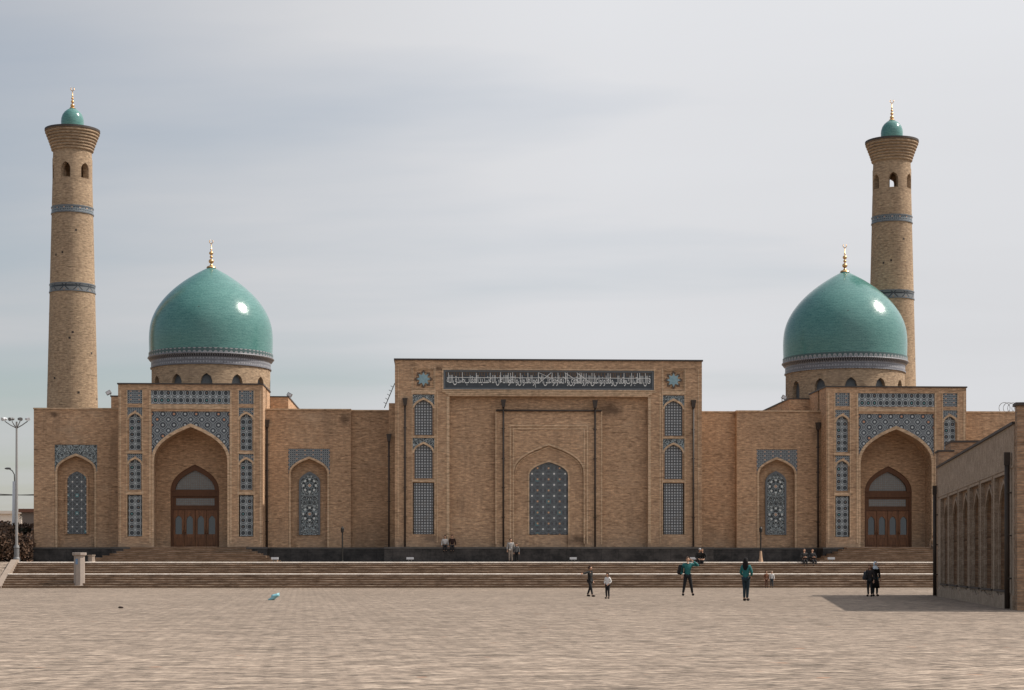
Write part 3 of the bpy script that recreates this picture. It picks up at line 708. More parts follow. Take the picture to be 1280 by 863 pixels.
# --- wings with blind niches
WT = lz(512.4, 240, 0)
def wing(x0, x1, niche=None, yb=.5, z=WT, y0=0.0):
    w_ = MB().use('brick')
    if niche:
        cx, hx, zt, zsb, hw, zs, za = niche['g']
        w_.prism([[(x0, ZB), (cx-hw, ZB)]+arc(cx, hw, zs, za)[::-1]+[(cx+hw, ZB), (x1, ZB), (x1, z), (x0, z)], rect(cx-hx, cx+hx, zsb, zt)] if False else
                 [[(x0, ZB), (cx-hx, ZB), (cx-hx, zt), (cx+hx, zt), (cx+hx, ZB), (x1, ZB), (x1, z), (x0, z)]], y0, y0+.3)
        w_.prism([[(x0, ZB), (cx-hw, ZB)]+arc(cx, hw, zs, za)[::-1]+[(cx+hw, ZB), (x1, ZB), (x1, z-.003), (x0, z-.003)]], y0+.3, y0+.6)
        w_.prism([[(cx-hx+.001, ZB), (cx-hw, ZB), (cx-hw, zs), (cx-hx+.001, zs)]], y0+.03, y0+.3); w_.prism([[(cx+hw, ZB), (cx+hx-.001, ZB), (cx+hx-.001, zs), (cx+hw, zs)]], y0+.03, y0+.3)
        w_.box(x0, x1, y0+.6, 30, ZB, z-.006)
    else: w_.box(x0, x1, y0, 30, ZB, z-.006)
    wo = w_.build('wing_wall', None, mosque)
    if niche:
        P('spandrel', MB().prism([spandrel(cx, hx, zs, zt, hw, zs, za)], y0+.05, y0+.3), niche['sp'], wo, (cx, 0))
        P('arch_moulding', MB().prism([ribbon(cx, hw+.07, zs, za+.10, .14, ZB)], y0-.02, y0+.22), 'brick_edge', wo)
        q, qw, qb, qs, qa = niche['w']
        win = MB().prism([[(v[0]-q, v[1]) for v in archpoly(q, qw, qb, qs, qa)]], y0+.52, y0+.6)
        ob = P('lattice_window', win, niche['t'], wo); ob.location.x = q
        P('window_border', MB().prism([ribbon(q, qw+.14, qs, qa+.16, .15, qb-.08)]), None, None) if False else P('window_border', MB().prism([ribbon(q, qw+.14, qs, qa+.16, .14, qb)], y0+.46, y0+.6), niche.get('bm', 'brick'), wo)
    P('coping', MB().box(x0-.03, x1+.03, y0-.08, y0+.5, z, z+.10), 'brick_edge', wo)
    return wo
def ng(pl, pr, yt, ysp, yap, wl, wr, wt, ws, wbm, sp, t, **kw):
    c = (lx(pl, 0)+lx(pr, 0))/2; hx = (lx(pr, 0)-lx(pl, 0))/2; pc = (pl+pr)/2; h = lambda y: lz(y, pc, 0)
    q = (lx(wl, .5)+lx(wr, .5))/2; h5 = lambda y: lz(y, pc, .5)
    d = {'g': (c, hx, h(yt), h(ysp), hx-.12, h(ysp), h(yap)), 'w': (q, (lx(wr, .5)-lx(wl, .5))/2, h5(wbm), h5(ws), h5(wt)), 'sp': sp, 't': t}; d.update(kw); return d
WL0 = lx(42.2, 0)
wing(WL0, PCL-PW+.002, ng(68.2, 121.4, 556, 589.3, 568.8, 84.2, 108.2, 588.9, 600.5, 667.7, 'tile_scroll', 'tile_dots_small'))
cl_, cr_ = CX-CW, CX+CW
xs1, xs2 = lx(438.6, 0), lx(920.8, 0)
wing(PCL+PW-.002, xs1, ng(360.2, 412.4, 561, 592.3, 572.5, 376.0, 398.0, 592.4, 604, 669, 'tile_small', 'tile_arabesque', bm='tile_grey'))
wing(xs1-.002, cl_+.3, None, z=WT-.02, y0=.55)
wing(cr_-.3, xs2+.002, None, z=WT-.02, y0=.55)
wing(xs2, PCR-PW+.002, ng(945.7, 996.8, 562, 593.2, 573.3, 959, 980.6, 591.6, 603.5, 668.6, 'tile_small', 'tile_arabesque', bm='tile_grey'))
wing(PCR+PW-.002, lx(1345, 0), None)
# plinth following the plan
pl = MB().use('granite')
segs = [(WL0-.5, PCL-PW-.35, -.55), (PCL-PW-.35, PCL+PW+.35, -2.55), (PCL+PW+.35, cl_-.75, -.55), (cl_-.75, cr_+.75, -4.1), (cr_+.75, PCR-PW-.35, -.55), (PCR-PW-.35, PCR+PW+.35, -2.55), (PCR+PW+.35, lx(1350, 0), -.55)]
for a, b, yy in segs: pl.box(a, b, yy, .45, ZP, ZB-.13)
pl.use('granite_top')
for i, (a, b, yy) in enumerate(segs): pl.box(a-.04+.001*i, b+.04+.001*i, yy-.05, .45, ZB-.13, ZB-.0005*(i+1))
pl.build('plinth', None, mosque)

# drainpipes
def pipe(x, yf, zt, horiz=None, r=.068, par=mosque):
    p = MB(); p.tube([(x, yf-.14, ZB+.02), (x, yf-.14, zt-.5)], r, 8)
    p.prism([[(x-.10, zt-.55), (x+.10, zt-.55), (x+.19, zt), (x-.19, zt)]], yf-.30, yf-.02)
    for k in range(1, 5):
        z = ZB+(zt-ZB)*k/5; p.box(x-.12, x+.12, yf-.16, yf, z, z+.05)
    if horiz: p.tube([(horiz[0], yf-.10, horiz[2]), (horiz[1], yf-.10, horiz[2])], .07, 8)
    P('drainpipe', p, 'pipe', par)
pipe(lx(333.8, -.1), 0, lz(525, 333, 0)); pipe(lx(487.3, 0), -2.7, lz(543, 487, -2.7))
pipe(lx(506.3, cf), cf, CH(498.8)); pipe(lx(866.4, cf), cf, CH(500)); pipe(lx(1022.4, -.1), 0, lz(528.5, 1022, 0))
pipe(lx(629.2, cf), cf+.12, CH(500)); pipe(lx(743.8, cf), cf+.12, CH(500.5), (lx(620, cf), lx(752, cf), CH(513.5)))

# domes on drums over square bases
KD = 150.0/F
def cyl_wall(mb, R0, R1, z0, zb, zs, za, z1, n, half, off, cols=8, solid=10):
    """ring wall with n pointed openings: half = half opening angle"""
    step = 2*pi/n
    def H(u):  # arch height at u in -1..1
        a = arc(0, 1, zs, za); u = min(1, abs(u)); prev = a[0]
        for p in a[1:len(a)//2+1]:
            if p[0] <= u+1e-9:
                return p[1] if prev[0] == p[0] else prev[1]+(p[1]-prev[1])*(prev[0]-u)/(prev[0]-p[0])
            prev = p
        return za
    for k in range(n):
        c = off+k*step; e = [c-half+2*half*i/cols for i in range(cols+1)]
        s_ = [c+half+(step-2*half)*i/solid for i in range(solid+1)]
        for Rr, fl in ((R0, 1), (R1, -1)):
            def q(t0, t1, za0, za1, zb0, zb1):
                co = [(Rr*cos(t0), Rr*sin(t0), za0), (Rr*cos(t1), Rr*sin(t1), za1), (Rr*cos(t1), Rr*sin(t1), zb1), (Rr*cos(t0), Rr*sin(t0), zb0)]
                us = [(t0*R0, za0), (t1*R0, za1), (t1*R0, zb1), (t0*R0, zb0)]
                mb.face(co, us)
            for t0, t1 in zip(s_, s_[1:]): q(t0, t1, z0, z0, z1, z1)
            for i in range(cols):
                t0, t1 = e[i], e[i+1]; h0, h1 = H((t0-c)/half), H((t1-c)/half)
                q(t0, t1, z0, z0, zb, zb); q(t0, t1, h0, h1, z1, z1)
        def rv(t0, zz0, t1, zz1):
            mb.face([(R0*cos(t0), R0*sin(t0), zz0), (R0*cos(t1), R0*sin(t1), zz1), (R1*cos(t1), R1*sin(t1), zz1), (R1*cos(t0), R1*sin(t0), zz0)])
        for i in range(cols):
            rv(e[i], zb, e[i+1], zb); rv(e[i], H((e[i]-c)/half), e[i+1], H((e[i+1]-c)/half))
        rv(e[0], zb, e[0], zs); rv(e[-1], zb, e[-1], zs)
def finial(mb, z, s, stem, balls, moon=True):
    for zz, r in balls: mb.ball((0, 0, z+zz*s), r*s, (1, 1, .9), 12, 8)
    mb.tube([(0, 0, z), (0, 0, z+stem*s)], .035*s+.02, 8, .03)
    if moon:
        c = z+stem*s+.22*s; pts = []
        for i in range(13):
            t = radians(50-280*i/12); pts.append((.15*s*cos(t), 0, c-.06+.15*s*sin(t)))
        for a, b in zip(pts, pts[1:]): mb.tube([a, b], .03*s, 6)
def make_dome(pxc, dyc):
    xc = lx(pxc, dyc); D = (dyc+Y0*CS)/(CS-(pxc-640)/F*SN); k = D/F
    ZC = EYE+(HOR-449.7)*k if pxc < 640 else EYE+(HOR-455.0)*k   # cornice height
    k2 = KD if pxc < 640 else k
    prof = [(76.0, 2), (76.3, 13), (76.5, 24), (76.0, 34), (74.6, 43), (71.6, 52.5), (66.0, 63.5), (57.6, 75), (47.2, 85.7), (34.6, 96), (20.6, 105.4), (9.3, 111.8), (4.0, 114.4), (0, 116)]
    prof = [(r*k, ZC+h*k) for r, h in prof]
    # refine the profile with Catmull-Rom
    fine_ = []
    for i in range(len(prof)-1):
        p0, p1, p2, p3 = prof[max(i-1, 0)], prof[i], prof[i+1], prof[min(i+2, len(prof)-1)]
        for j in range(3):
            t = j/3; f = lambda a, b, c, d: .5*((2*b)+(-a+c)*t+(2*a-5*b+4*c-d)*t*t+(-a+3*b-3*c+d)*t**3)
            fine_.append((max(0, f(p0[0], p1[0], p2[0], p3[0])), f(p0[1], p1[1], p2[1], p3[1])))
    fine_.append((0.0, prof[-1][1]))
    d = MB().lathe(fine_, n=96, smooth=True).build('dome', 'dome', mosque); d.location = (xc, dyc, 0)
    P('scalloped_border', MB().lathe([(76.7*k, ZC+1*k), (76.9*k, ZC+3*k), (76.9*k, ZC+6.6*k)], n=96, smooth=True), 'scallop', d)
    cr = MB().use('dentil'); cr.lathe([(75.5*k, ZC-3.4*k), (77.2*k, ZC-1.0*k)], n=96); cr.use('ring_tile'); cr.lathe([(77.2*k, ZC-1.0*k), (78.3*k, ZC), (77.9*k, ZC+1*k), (76.9*k, ZC+1.1*k)], n=96)
    P('cornice', cr, None, d)
    fi = MB(); zt = prof[-1][1]
    fi.lathe([(6*k, zt-1.5*k), (5.2*k, zt+.2*k), (2*k, zt+1.6*k), (1.5*k, zt+3*k)], n=20, smooth=True)
    finial(fi, zt, 1.0, 29*k, [(6.8*k, 3.3*k), (12.3*k, 2.0*k), (17*k, 2.7*k), (21.3*k, 1.2*k)])
    P('finial', fi, 'gold', d)
    # drum
    dr = MB(); z_ring = ZC-13.4*k; z0 = lz(494.5, pxc, dyc-8)-.3
    dh = EYE+(HOR-(474 if pxc < 640 else 479))*k; aoff = -pi/2+(.04 if pxc < 640 else -.12)
    cyl_wall(dr, 73.2*k, 66*k, z0, EYE+(HOR-505)*k, dh-.62, dh, z_ring, 12, .098, aoff)
    dro = dr.build('drum', 'brick_tower', mosque); dro.location = (xc, dyc, 0)
    P('tile_ring', MB().lathe([(73.3*k, z_ring), (74.9*k, z_ring+.2*k), (74.9*k, z_ring+1.4*k), (73.9*k, z_ring+1.6*k), (73.9*k, ZC-4.5*k), (75.6*k, ZC-3.3*k)], n=96), 'ring_tile', dro)
    for i in range(12):
        t = aoff+2*pi*i/12; rr = 67.5*k; hw = 7.2*k
        f = MB().prism([archpoly(0, hw, EYE+(HOR-505)*k, dh-.62, dh+.05)], -.03, .03)
        for v in f.bm.verts: v.co = Matrix.Rotation(t+pi/2, 3, 'Z') @ Vector((v.co.x, v.co.y-rr, v.co.z))
        P('drum_window', f, 'drum_grille', dro)
    # square base block behind the portal
    hb = 217*(141.0/F)/2; bx = (lx(141, 4)+lx(358, 4))/2-PCL+(PCL if pxc < 640 else PCR)
    zt = lz(494.9, 250, 4)
    b = MB().use('brick'); b.box(bx-hb, bx+hb, 4.05, 4.05+2*hb, WT-.5, zt-.10); b.use('coping').box(bx-hb-.06, bx+hb+.06, 4.02, 4.1+2*hb, zt-.10, zt)
    b.build('dome_base', None, mosque)
    return bx, hb, zt
BL = make_dome(264, 15); BR = make_dome(1056, 15)

# ------------------------------------------------------------------ minarets (one built, one copied)
D1 = 154.6; k = D1/F
zf = lambda y: EYE+(HOR-y)*k
rf = lambda y: (23.6+(y-195)*(31.2-23.6)/(512-195))*k
XM = px_world(90.6, D1)
mn = thing('minaret', 'tall tapering brick minaret at the left end of the mosque, turquoise cap', 'minaret', (XM, D1, ZP), 0, 'minarets')
o_ = ZP
sh = MB(); zsec0, zsec1 = zf(232), zf(200)
sh.lathe([(rf(742), 0), (rf(640), zf(640)-o_), (rf(500), zf(500)-o_), (rf(360), zf(360)-o_), (rf(232), zsec0-o_)], n=72)
cyl_wall(sh, rf(226), rf(226)-.55, zsec0-o_, zf(226)-o_, zf(214)-o_, zf(207)-o_, zsec1-o_, 6, .245, -pi/2-.12, solid=14)
sh.lathe([(rf(205), zsec1-o_), (rf(195), zf(190.5)-o_)], n=72)
sh.lathe([(0.01, zsec0-o_+.02), (rf(226), zsec0-o_+.02)], n=48); sh.lathe([(0.01, zsec1-o_), (rf(226), zsec1-o_)], n=48)
for _ in range(14):                      # small dark putlog holes
    t = random.uniform(-pi, 0); z = random.uniform(zf(510), zf(280)); r = rf(HOR-(z-EYE)/k)+.012
    q = []
    for a, b in ((-1, -1), (1, -1), (1, 1), (-1, 1)): q.append((r*cos(t+a*.045), r*sin(t+a*.045), z-o_+b*.09))
    sh.use('brick_tower')
    n0 = sh.mi; sh.use('pipe').face(q); sh.mi = n0
sh.mats = sh.mats or ['brick_tower']
so_ = sh.build('shaft', None, mn)
for y0_, y1_, mt in ((269.5, 260.5, 'tower_band_fine'), (367.5, 356.8, 'tower_band')):
    b = MB().use('tile_grey'); r0, r1 = rf(y0_)+.02, rf(y1_)+.02
    z0_, z1_ = zf(y0_)-o_, zf(y1_)-o_
    b.lathe([(r0-.03, z0_), (r0+.04, z0_), (r0+.04, z0_+.09), (r0, z0_+.09)], n=72)
    b.lathe([(r1, z1_-.09), (r1+.04, z1_-.09), (r1+.04, z1_), (r1-.05, z1_)], n=72)
    b.use(mt).lathe([(r0, z0_+.09), (r1, z1_-.09)], n=72); b.build('tile_ring', None, mn)
co_ = MB(); zc0, zc1 = zf(190.5)-o_, zf(166.0)-o_; n_ = 7; pr = [(rf(195), zc0-.02)]
for i in range(n_):
    t0, t1 = i/n_, (i+1)/n_; r = (24.2+(33.0-24.2)*(t0**1.15*.8+t1*.2))*k; za_, zb_ = zc0+(zc1-zc0)*t0, zc0+(zc1-zc0)*t1
    pr += [(r, za_), (r+.09, za_+.07), (r+.10, zb_-.09), (r+.02, zb_)]
pr += [(33.5*k, zc1), (33.6*k, zc1+.16), (0.01, zc1+.17)]
co_.lathe(pr, n=72); corona = co_.build('corona', 'brick_tower', mn)
P('rim', MB().lathe([(33.55*k, zc1+.02), (33.9*k, zc1+.04), (33.9*k, zc1+.20), (32*k, zc1+.21)], n=72), 'coping', corona)
zc = zc1+.17
dprof = [(13.2, 0), (13.9, 5), (14.0, 11), (13.6, 15), (12.2, 19.3), (9.8, 22.8), (6.3, 25.8), (2.6, 27.7), (0, 28.4)]
cpd = P('cap_dome', MB().lathe([(r*k, zc+h*k) for r, h in dprof], n=40, smooth=True), 'dome', mn)
P('cap_ring', MB().lathe([(14.4*k, zc), (14.6*k, zc+1.2*k), (14.0*k, zc+1.4*k)], n=40), 'ring_tile', cpd)
fi = MB(); zt = zc+28.1*k
fi.lathe([(4*k, zt-.6*k), (2.6*k, zt+1*k), (1.2*k, zt+2*k)], n=16, smooth=True)
finial(fi, zt, 1.0, 21.5*k, [(3.2*k, 2.6*k), (8*k, 2.0*k), (12*k, 1.6*k), (15.2*k, 1.1*k)], True)
P('finial', fi, 'gold', cpd)
D2 = D1*541/527.0
m2 = copy_tree(mn); m2['label'] = 'tall brick minaret behind the right dome, turquoise cap'; m2.location = (px_world(1114.8, D2), D2, ZP)

# ------------------------------------------------------------------ flared entrance steps under each side portal
def entry(cx, label):
    t = thing('entrance_steps', label, 'steps', world(cx, -2.55, ZP), TH, 'entrance steps')
    e = MB(); n = 7; r = (ZB-ZP)/n
    for i in range(n):
        hw = 6.55-(6.55-4.05)*i/(n-1); d = 3.6-2.5*i/(n-1); e.box(-hw, hw, -d, 0.0, r*i+.002*(i == 0), r*(i+1)-(.004 if i == n-1 else 0))
    e.build('steps', 'step', t)
    e = MB()
    for i in range(n):
        hw = 6.55-(6.55-4.05)*i/(n-1); d = 3.6-2.5*i/(n-1); e.box(-hw-.02, hw+.02, -d-.025, -d+.06, r*(i+1)-.03, r*(i+1)+.008)
    e.build('nosing', bpy.data.materials['lit_nosing'], t)
entry(PCL, 'flared brown brick steps rising to the left portal door')
entry(PCR, 'flared brown brick steps rising to the right portal door')

# ------------------------------------------------------------------ arcaded building on the right
A = Vector((px_world(1172, 86.6), 86.6, 0)); B = Vector((px_world(1267.5, 59.6), 59.6, 0))
dirv = (A-B).normalized(); L = (A-B).length; ang = atan2(dirv.y, dirv.x)
# frame: local +x runs along the wall away from the camera, local -y ... the visible face is at y = 0 and looks to +y
ar = thing('arcaded_building', 'low brick building with a row of blind arches along its shaded side', 'building', B, ang)
def wpx(px):   # pixel column -> distance along the wall
    a = (px-640)/F; return (a*B.y-B.x)/(dirv.x-a*dirv.y)
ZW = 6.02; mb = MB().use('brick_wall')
nich = [(1244.2, 1259.2), (1227.2, 1240.8), (1212.8, 1224.6), (1199.6, 1210.2), (1187.2, 1197.4), (1176.6, 1184.8)]
nich = [(wpx(b), wpx(a)) for a, b in nich]
zr, zsill = 4.50, .62
recs = [rect(a, b, zsill, zr) for a, b in nich]
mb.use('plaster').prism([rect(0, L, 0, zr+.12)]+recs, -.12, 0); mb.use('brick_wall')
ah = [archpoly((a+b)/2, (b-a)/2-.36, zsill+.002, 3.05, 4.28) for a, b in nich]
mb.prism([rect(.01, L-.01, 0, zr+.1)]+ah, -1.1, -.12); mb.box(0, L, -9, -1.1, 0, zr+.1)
mb.use('plaster').box(.001, L-.001, -9, .004, zr+.12, ZW)
wall_ = mb.build('arcade_wall', None, ar)
P('coping', MB().box(-.02, L+.05, -.5, .07, ZW, ZW+.09), 'coping', ar)
pb = MB()
r9 = random.Random(3)
bot = [(0, 0), (L, 0)]; topz = []; x = L
while x > 0: topz.append((x, zsill-.12+r9.uniform(-.22, .06))); x -= r9.uniform(.25, .7)
topz.append((0, zsill-.15)); pb.prism([bot+topz], .0, .05); P('rough_base', pb, 'plaster', ar)
pr_ = MB()
for i, (a, b) in enumerate(nich):
    pr_.prism([[(a-.07, zsill), (a, zsill), (a, zr), (b, zr), (b, zsill), (b+.07, zsill), (b+.07, zr+.09), (a-.07, zr+.09)]], -.02, .04)
pr_.box(.001, L, .0, .03, zr+.13, zr+.2)
P('pilaster_trim', pr_, 'plaster', ar)
at_ = MB()
for a, b in nich: at_.prism([ribbon((a+b)/2, (b-a)/2-.28, 3.05, 4.40, .10, zsill)], -.15, -.07)
P('arch_moulding', at_, 'plaster', ar)
sl_ = MB()
for a, b in nich: sl_.box(a-.05, b+.05, -.11, .07, zsill-.07, zsill)
P('sill', sl_, 'coping', ar)
# front screen (taller) and roof blocks further back
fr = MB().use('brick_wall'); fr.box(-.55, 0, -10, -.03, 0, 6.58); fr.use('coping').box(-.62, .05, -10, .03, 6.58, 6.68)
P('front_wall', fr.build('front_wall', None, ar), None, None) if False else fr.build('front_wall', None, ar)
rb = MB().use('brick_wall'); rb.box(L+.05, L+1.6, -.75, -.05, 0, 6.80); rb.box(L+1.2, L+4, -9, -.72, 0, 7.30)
rb.use('coping').box(L+.0, L+1.6, -.78, -.0, 6.80, 6.88); rb.box(L+1.15, L+4, -9, -.70, 7.30, 7.40); rb.build('rear_block', None, ar)
for xx, zt in ((.62, 5.15), (L-.10, 5.2)):
    p = MB(); p.tube([(xx, .14, .03), (xx, .14, zt-.3)], .085, 8); p.prism([[(xx-.08, zt-.42), (xx+.08, zt-.42), (xx+.10, zt), (xx-.10, zt)]], .05, .24)
    for q in (1, 2.4, 3.8): p.box(xx-.1, xx+.1, .0, .15, q, q+.05)
    P('drainpipe', p, 'pipe', ar)

# ------------------------------------------------------------------ street furniture
def lamp_post(px, D, ztop, base):
    t = thing('floodlight_mast', 'tall thin grey mast with a ring of floodlights left of the mosque', 'street lamp', (px_world(px, D), D, base))
    h = ztop-base; p = MB(); p.lathe([(.15, 0), (.15, .9), (.10, 1.2), (.09, h*.5), (.065, h-.3), (0.0, h-.3)], n=12)
    P('mast', p, 'steel', t); P('mast_base', MB().lathe([(.24, 0), (.24, .25), (.18, .35), (.18, .95), (.22, 1.0), (.14, 1.2)], n=12), 'lamp_grey', t)
    for i, dx in enumerate((-.78, -.28, .28, .80)):
        P('arm', MB().tube([(0, 0, h-.75), (dx*.5, -.1, h-.55), (dx, -.15, h-.28)], .035, 6), 'lamp_grey', t)
        l = MB(); l.ball((dx, -.15, h-.12), .15, (1.25, 1, .75), 10, 6); l.tube([(dx, -.15, h-.1), (dx+(.12 if dx > 0 else -.12), -.38, h-.16)], .10, 10, .13)
        P('floodlight', l, 'lamp_pale' if i in (0, 3) else 'lamp_grey', t)
lamp_post(20.8, 128, EYE+(HOR-522)/F*128, ZP)
t = thing('street_lamp', 'grey pole with one small curved lamp arm beside the floodlight mast', 'street lamp', (px_world(18.2, 146), 146, ZP))
h = EYE+(HOR-602)/F*146-ZP
P('pole', MB().tube([(0, 0, 0), (0, 0, h)], .24, 10, .15), 'lamp_pale', t)
P('arm', MB().tube([(0, 0, h), (-.02, 0, h+.55), (-.18, 0, h+.85), (-.42, -.1, h+1.0)], .045, 6), 'lamp_grey', t)
P('lamp_head', MB().ball((-.50, -.15, h+1.02), .2, (1.3, .8, .45), 10, 6), 'lamp_grey', t)
for i, (za_, zb_) in enumerate(((611.5, 617), (617.5, 614))):
    D = 160+i*4; c = MB(); pts = []
    for j in range(13):
        u = j/12; px = -70+u*180; y = za_+(zb_-za_)*u+4.2*(1-(2*u-1)**2)*(.8 if i else 1.1)*-1*-1; pts.append((px_world(px, D), D, EYE+(HOR-y)/F*D))
    tag(c.tube(pts, .035, 5).build('power_cable', 'black'), 'upper sagging black cable running behind the left wing' if i == 0 else 'lower sagging black cable running behind the left wing', 'cable', 'power cables')
# stone pillar before the stairs
D = 118.0
t = thing('stone_pillar', 'pale octagonal stone pillar with a flat cap at the foot of the stairs', 'pillar', (px_world(99.2, D), D, 0))
kk = D/F; hp = EYE+(HOR-691)*kk
oc = lambda r: [(r*cos(pi/8+i*pi/4)/cos(pi/8), r*sin(pi/8+i*pi/4)/cos(pi/8)) for i in range(8)]
def octo(mb, levels):
    for (r0, z0), (r1, z1) in zip(levels, levels[1:]):
        a, b = oc(r0), oc(r1)
        for i in range(8):
            j = (i+1) % 8; mb.face([(*a[i], z0), (*a[j], z0), (*b[j], z1), (*b[i], z1)])
    mb.face([(*p, levels[-1][1]) for p in oc(levels[-1][0])])
    return mb
P('column', octo(MB(), [(.40, 0), (.40, .14), (.33, .18), (.32, hp-.36), (.32, hp-.2)]), 'marble', t)
P('cap', octo(MB(), [(.30, hp-.22), (.42, hp-.16), (.43, hp-.02), (.40, hp)]), 'marble', t)
P('plaque', MB().box(-.17, -.02, -.335, -.322, hp-.75, hp-.40), cmat((.16, .24, .36)), t)
t = thing('stone_post', 'short brown stone post on the platform behind the pale pillar', 'post', (px_world(114.3, 126), 126, ZP))
octo(MB(), [(.27, 0), (.23, .06), (.21, .38), (.25, .44), (.25, .5)]).build('post', 'kerbstone', t)
def garden_lamp(px, label, pale):
    D = 125; t = thing('garden_lamp', label, 'lamp', (px_world(px, D), D, ZP), 0, 'thin lamps along the platform')
    zt = EYE+(HOR-657.5)/F*D-ZP
    P('pole', MB().lathe([(.10, 0), (.05, .1), (.045, zt-.5), (0, zt-.5)], n=8), 'black', t)
    P('lamp_shade', MB().lathe([(.03, zt-.5), (.10, zt-.42), (.12, zt-.18), (.05, zt-.1), (.0, zt)], n=8), 'black', t)
    if pale: P('foot_cover', MB().lathe([(.16, 0), (.10, .35), (.07, .75), (.0, .76)], n=8), cmat((.45, .30, .20)), t)
garden_lamp(428, 'thin black lamp post in front of the arabesque window left of centre', False)
garden_lamp(951, 'thin black lamp post with a pale wrapped foot right of centre', True)
def flood(px, py, D, z, label, face=-1, s=1.0, grp='floodlights on the roof edges'):
    t = thing('floodlight', label, 'floodlight', (px_world(px, D), D, z), 0, grp)
    P('bracket', MB().tube([(-.1*face*0, 0, 0), (0, 0, .18*s), (.0, -.05, .25*s)], .03, 6), 'steel', t)
    b = MB(); b.box(-.22*s, .22*s, -.16, .08, .22*s, .55*s)
    for v in b.bm.verts: v.co = Matrix.Rotation(.5*face, 3, 'Y') @ v.co
    P('housing', b, 'lamp_grey', t)
    b = MB().box(-.18*s, .18*s, -.175, -.163, .26*s, .51*s)
    for v in b.bm.verts: v.co = Matrix.Rotation(.5*face, 3, 'Y') @ v.co
    P('lens', b, 'lamp_pale', t)
for (px, D, z, lab) in ((138.5, 141.2, EYE+(HOR-495.5)/F*141, 'roof floodlight left of the left portal beside the left dome base'),
                        (359.5, 141.4, BL[2], 'roof floodlight on the right corner of the left dome base'),
                        (977.5, 143.6, BR[2], 'roof floodlight on the left corner of the right dome base')):
    flood(px, 0, D, z, lab, -1 if px < 300 else 1, .85)
MB().tube([(px_world(137.5, 141.25), 141.25, EYE+(HOR-495)/F*141), (px_world(142.5, 141.3), 141.3, EYE+(HOR-494.5)/F*141)], .05, 6).build('bracket_arm', 'steel', None)
bpy.data.objects['bracket_arm'].parent = [o for o in bpy.data.objects if o.name == 'floodlight'][0]
bpy.data.objects['bracket_arm'].matrix_parent_inverse = Matrix.Translation(-bpy.data.objects['floodlight'].location)
for px, lab in ((343.5, 'low white floodlight on the platform by the left entrance steps'), (512.5, 'low white floodlight below the left edge of the central portal'),
                (716.5, 'low white floodlight below the right side of the central blind arch'), (867, 'low white floodlight below the right edge of the central portal'), (1039, 'low white floodlight by the right entrance steps')):
    t = thing('ground_floodlight', lab, 'floodlight', (px_world(px, 127.5), 127.5, ZP), 0, 'low floodlights along the platform')
    P('stand', MB().tube([(-.1, 0, 0), (-.1, 0, .25)], .03, 6).tube([(.1, 0, 0), (.1, 0, .25)], .03, 6), 'lamp_grey', t)
    P('housing', MB().box(-.24, .24, -.10, .10, .18, .34), 'lamp_pale', t)
# cable / ladder leaning behind the central portal
lz_ = thing('roof_ladder', 'thin black ladder leaning from the wing roof against the central portal', 'ladder', world(lx(480.5, -1), -1.0, WT+.1), TH)
lw_ = MB(); dx = lx(493.6, -1)-lx(480.5, -1); dz = lz(480, 490, -1)-lz(511, 480, -1)
P('rail', MB().tube([(0, 0, 0), (dx, 0, dz)], .032, 6), 'black', lz_)
for i in range(1, 6): P('rung', MB().tube([(dx*i/6, -.1, dz*i/6), (dx*i/6-.18, -.1, dz*i/6+.10)], .02, 5), 'black', lz_)
wc = thing('wire_coil', 'loops of thin wire on the wing roof at the right edge', 'wire', (px_world(1264, 138), 138, WT), 0)
for i in range(4):
    c = [(-.5+i*.35+.42*cos(q*pi/8), .1*i, .38+.42*sin(q*pi/8)) for q in range(17)]; P('loop', MB().tube(c, .022, 5), 'lamp_grey', wc)

# ------------------------------------------------------------------ far left: trees, hedge, houses
def tree(px, D, ytop, spread, leafm, label, n=2600, base=ZP, group='trees left of the mosque', zlow=.25, seed=1):
    r = random.Random(seed); x = px_world(px, D); h = EYE+(HOR-ytop)/F*D-base
    t = thing('broadleaf_tree', label, 'tree', (x, D, base), 0, group)
    tr = MB(); tr.tube([(0, 0, 0), (.05, 0, h*.3), (-.08, .05, h*.62)], .16, 7, .06)
    cl = []
    for i in range(9):
        a = r.uniform(0, 2*pi); e = Vector((cos(a)*spread*r.uniform(.35, .85), sin(a)*spread*r.uniform(.3, .8), h*r.uniform(zlow+.1, .88)))
        tr.tube([(0, 0, h*r.uniform(.12, .45)), tuple(e*.6+Vector((0, 0, h*.1))), tuple(e)], .06, 5, .015); cl.append((e, r.uniform(.35, .62)*spread))
    cl.append((Vector((0, 0, h*.86)), spread*.4))
    P('trunk', tr, 'bark', t)
    cm = MB()
    for i in range(n):
        c, rr = r.choice(cl); d = Vector((r.gauss(0, 1), r.gauss(0, 1), r.gauss(0, .8))).normalized()*rr*(r.random()**.45); p = c+d
        if p.z < .1 or p.z > h: continue
        s = r.uniform(.07, .17); u = Vector((r.gauss(0, 1), r.gauss(0, 1), r.gauss(0, 1))).normalized(); v = u.orthogonal().normalized()
        cm.face([p-u*s, p-v*s*.6, p+u*s, p+v*s*.6])
    cm.build('crown', leafm, t, weld=False)
tree(3, 134, 652, 1.9, 'leaf_rust', 'reddish bushy tree at the left edge of the picture', 3000, seed=3)
tree(23, 138, 661, 1.7, 'leaf', 'dark bushy tree behind the floodlight mast', 3000, seed=4)
tree(39, 141, 655, 1.7, 'leaf_rust', 'brown bushy tree against the corner of the left wing', 2800, seed=5)
tree(-18, 136, 655, 2.2, 'leaf', 'dark tree cut by the left edge of the picture', 2400, seed=6)
tree(33, 196, 634, 1.9, 'leaf', 'small distant treetop above the dull house', 900, seed=8)
hb = MB(); r = random.Random(12)
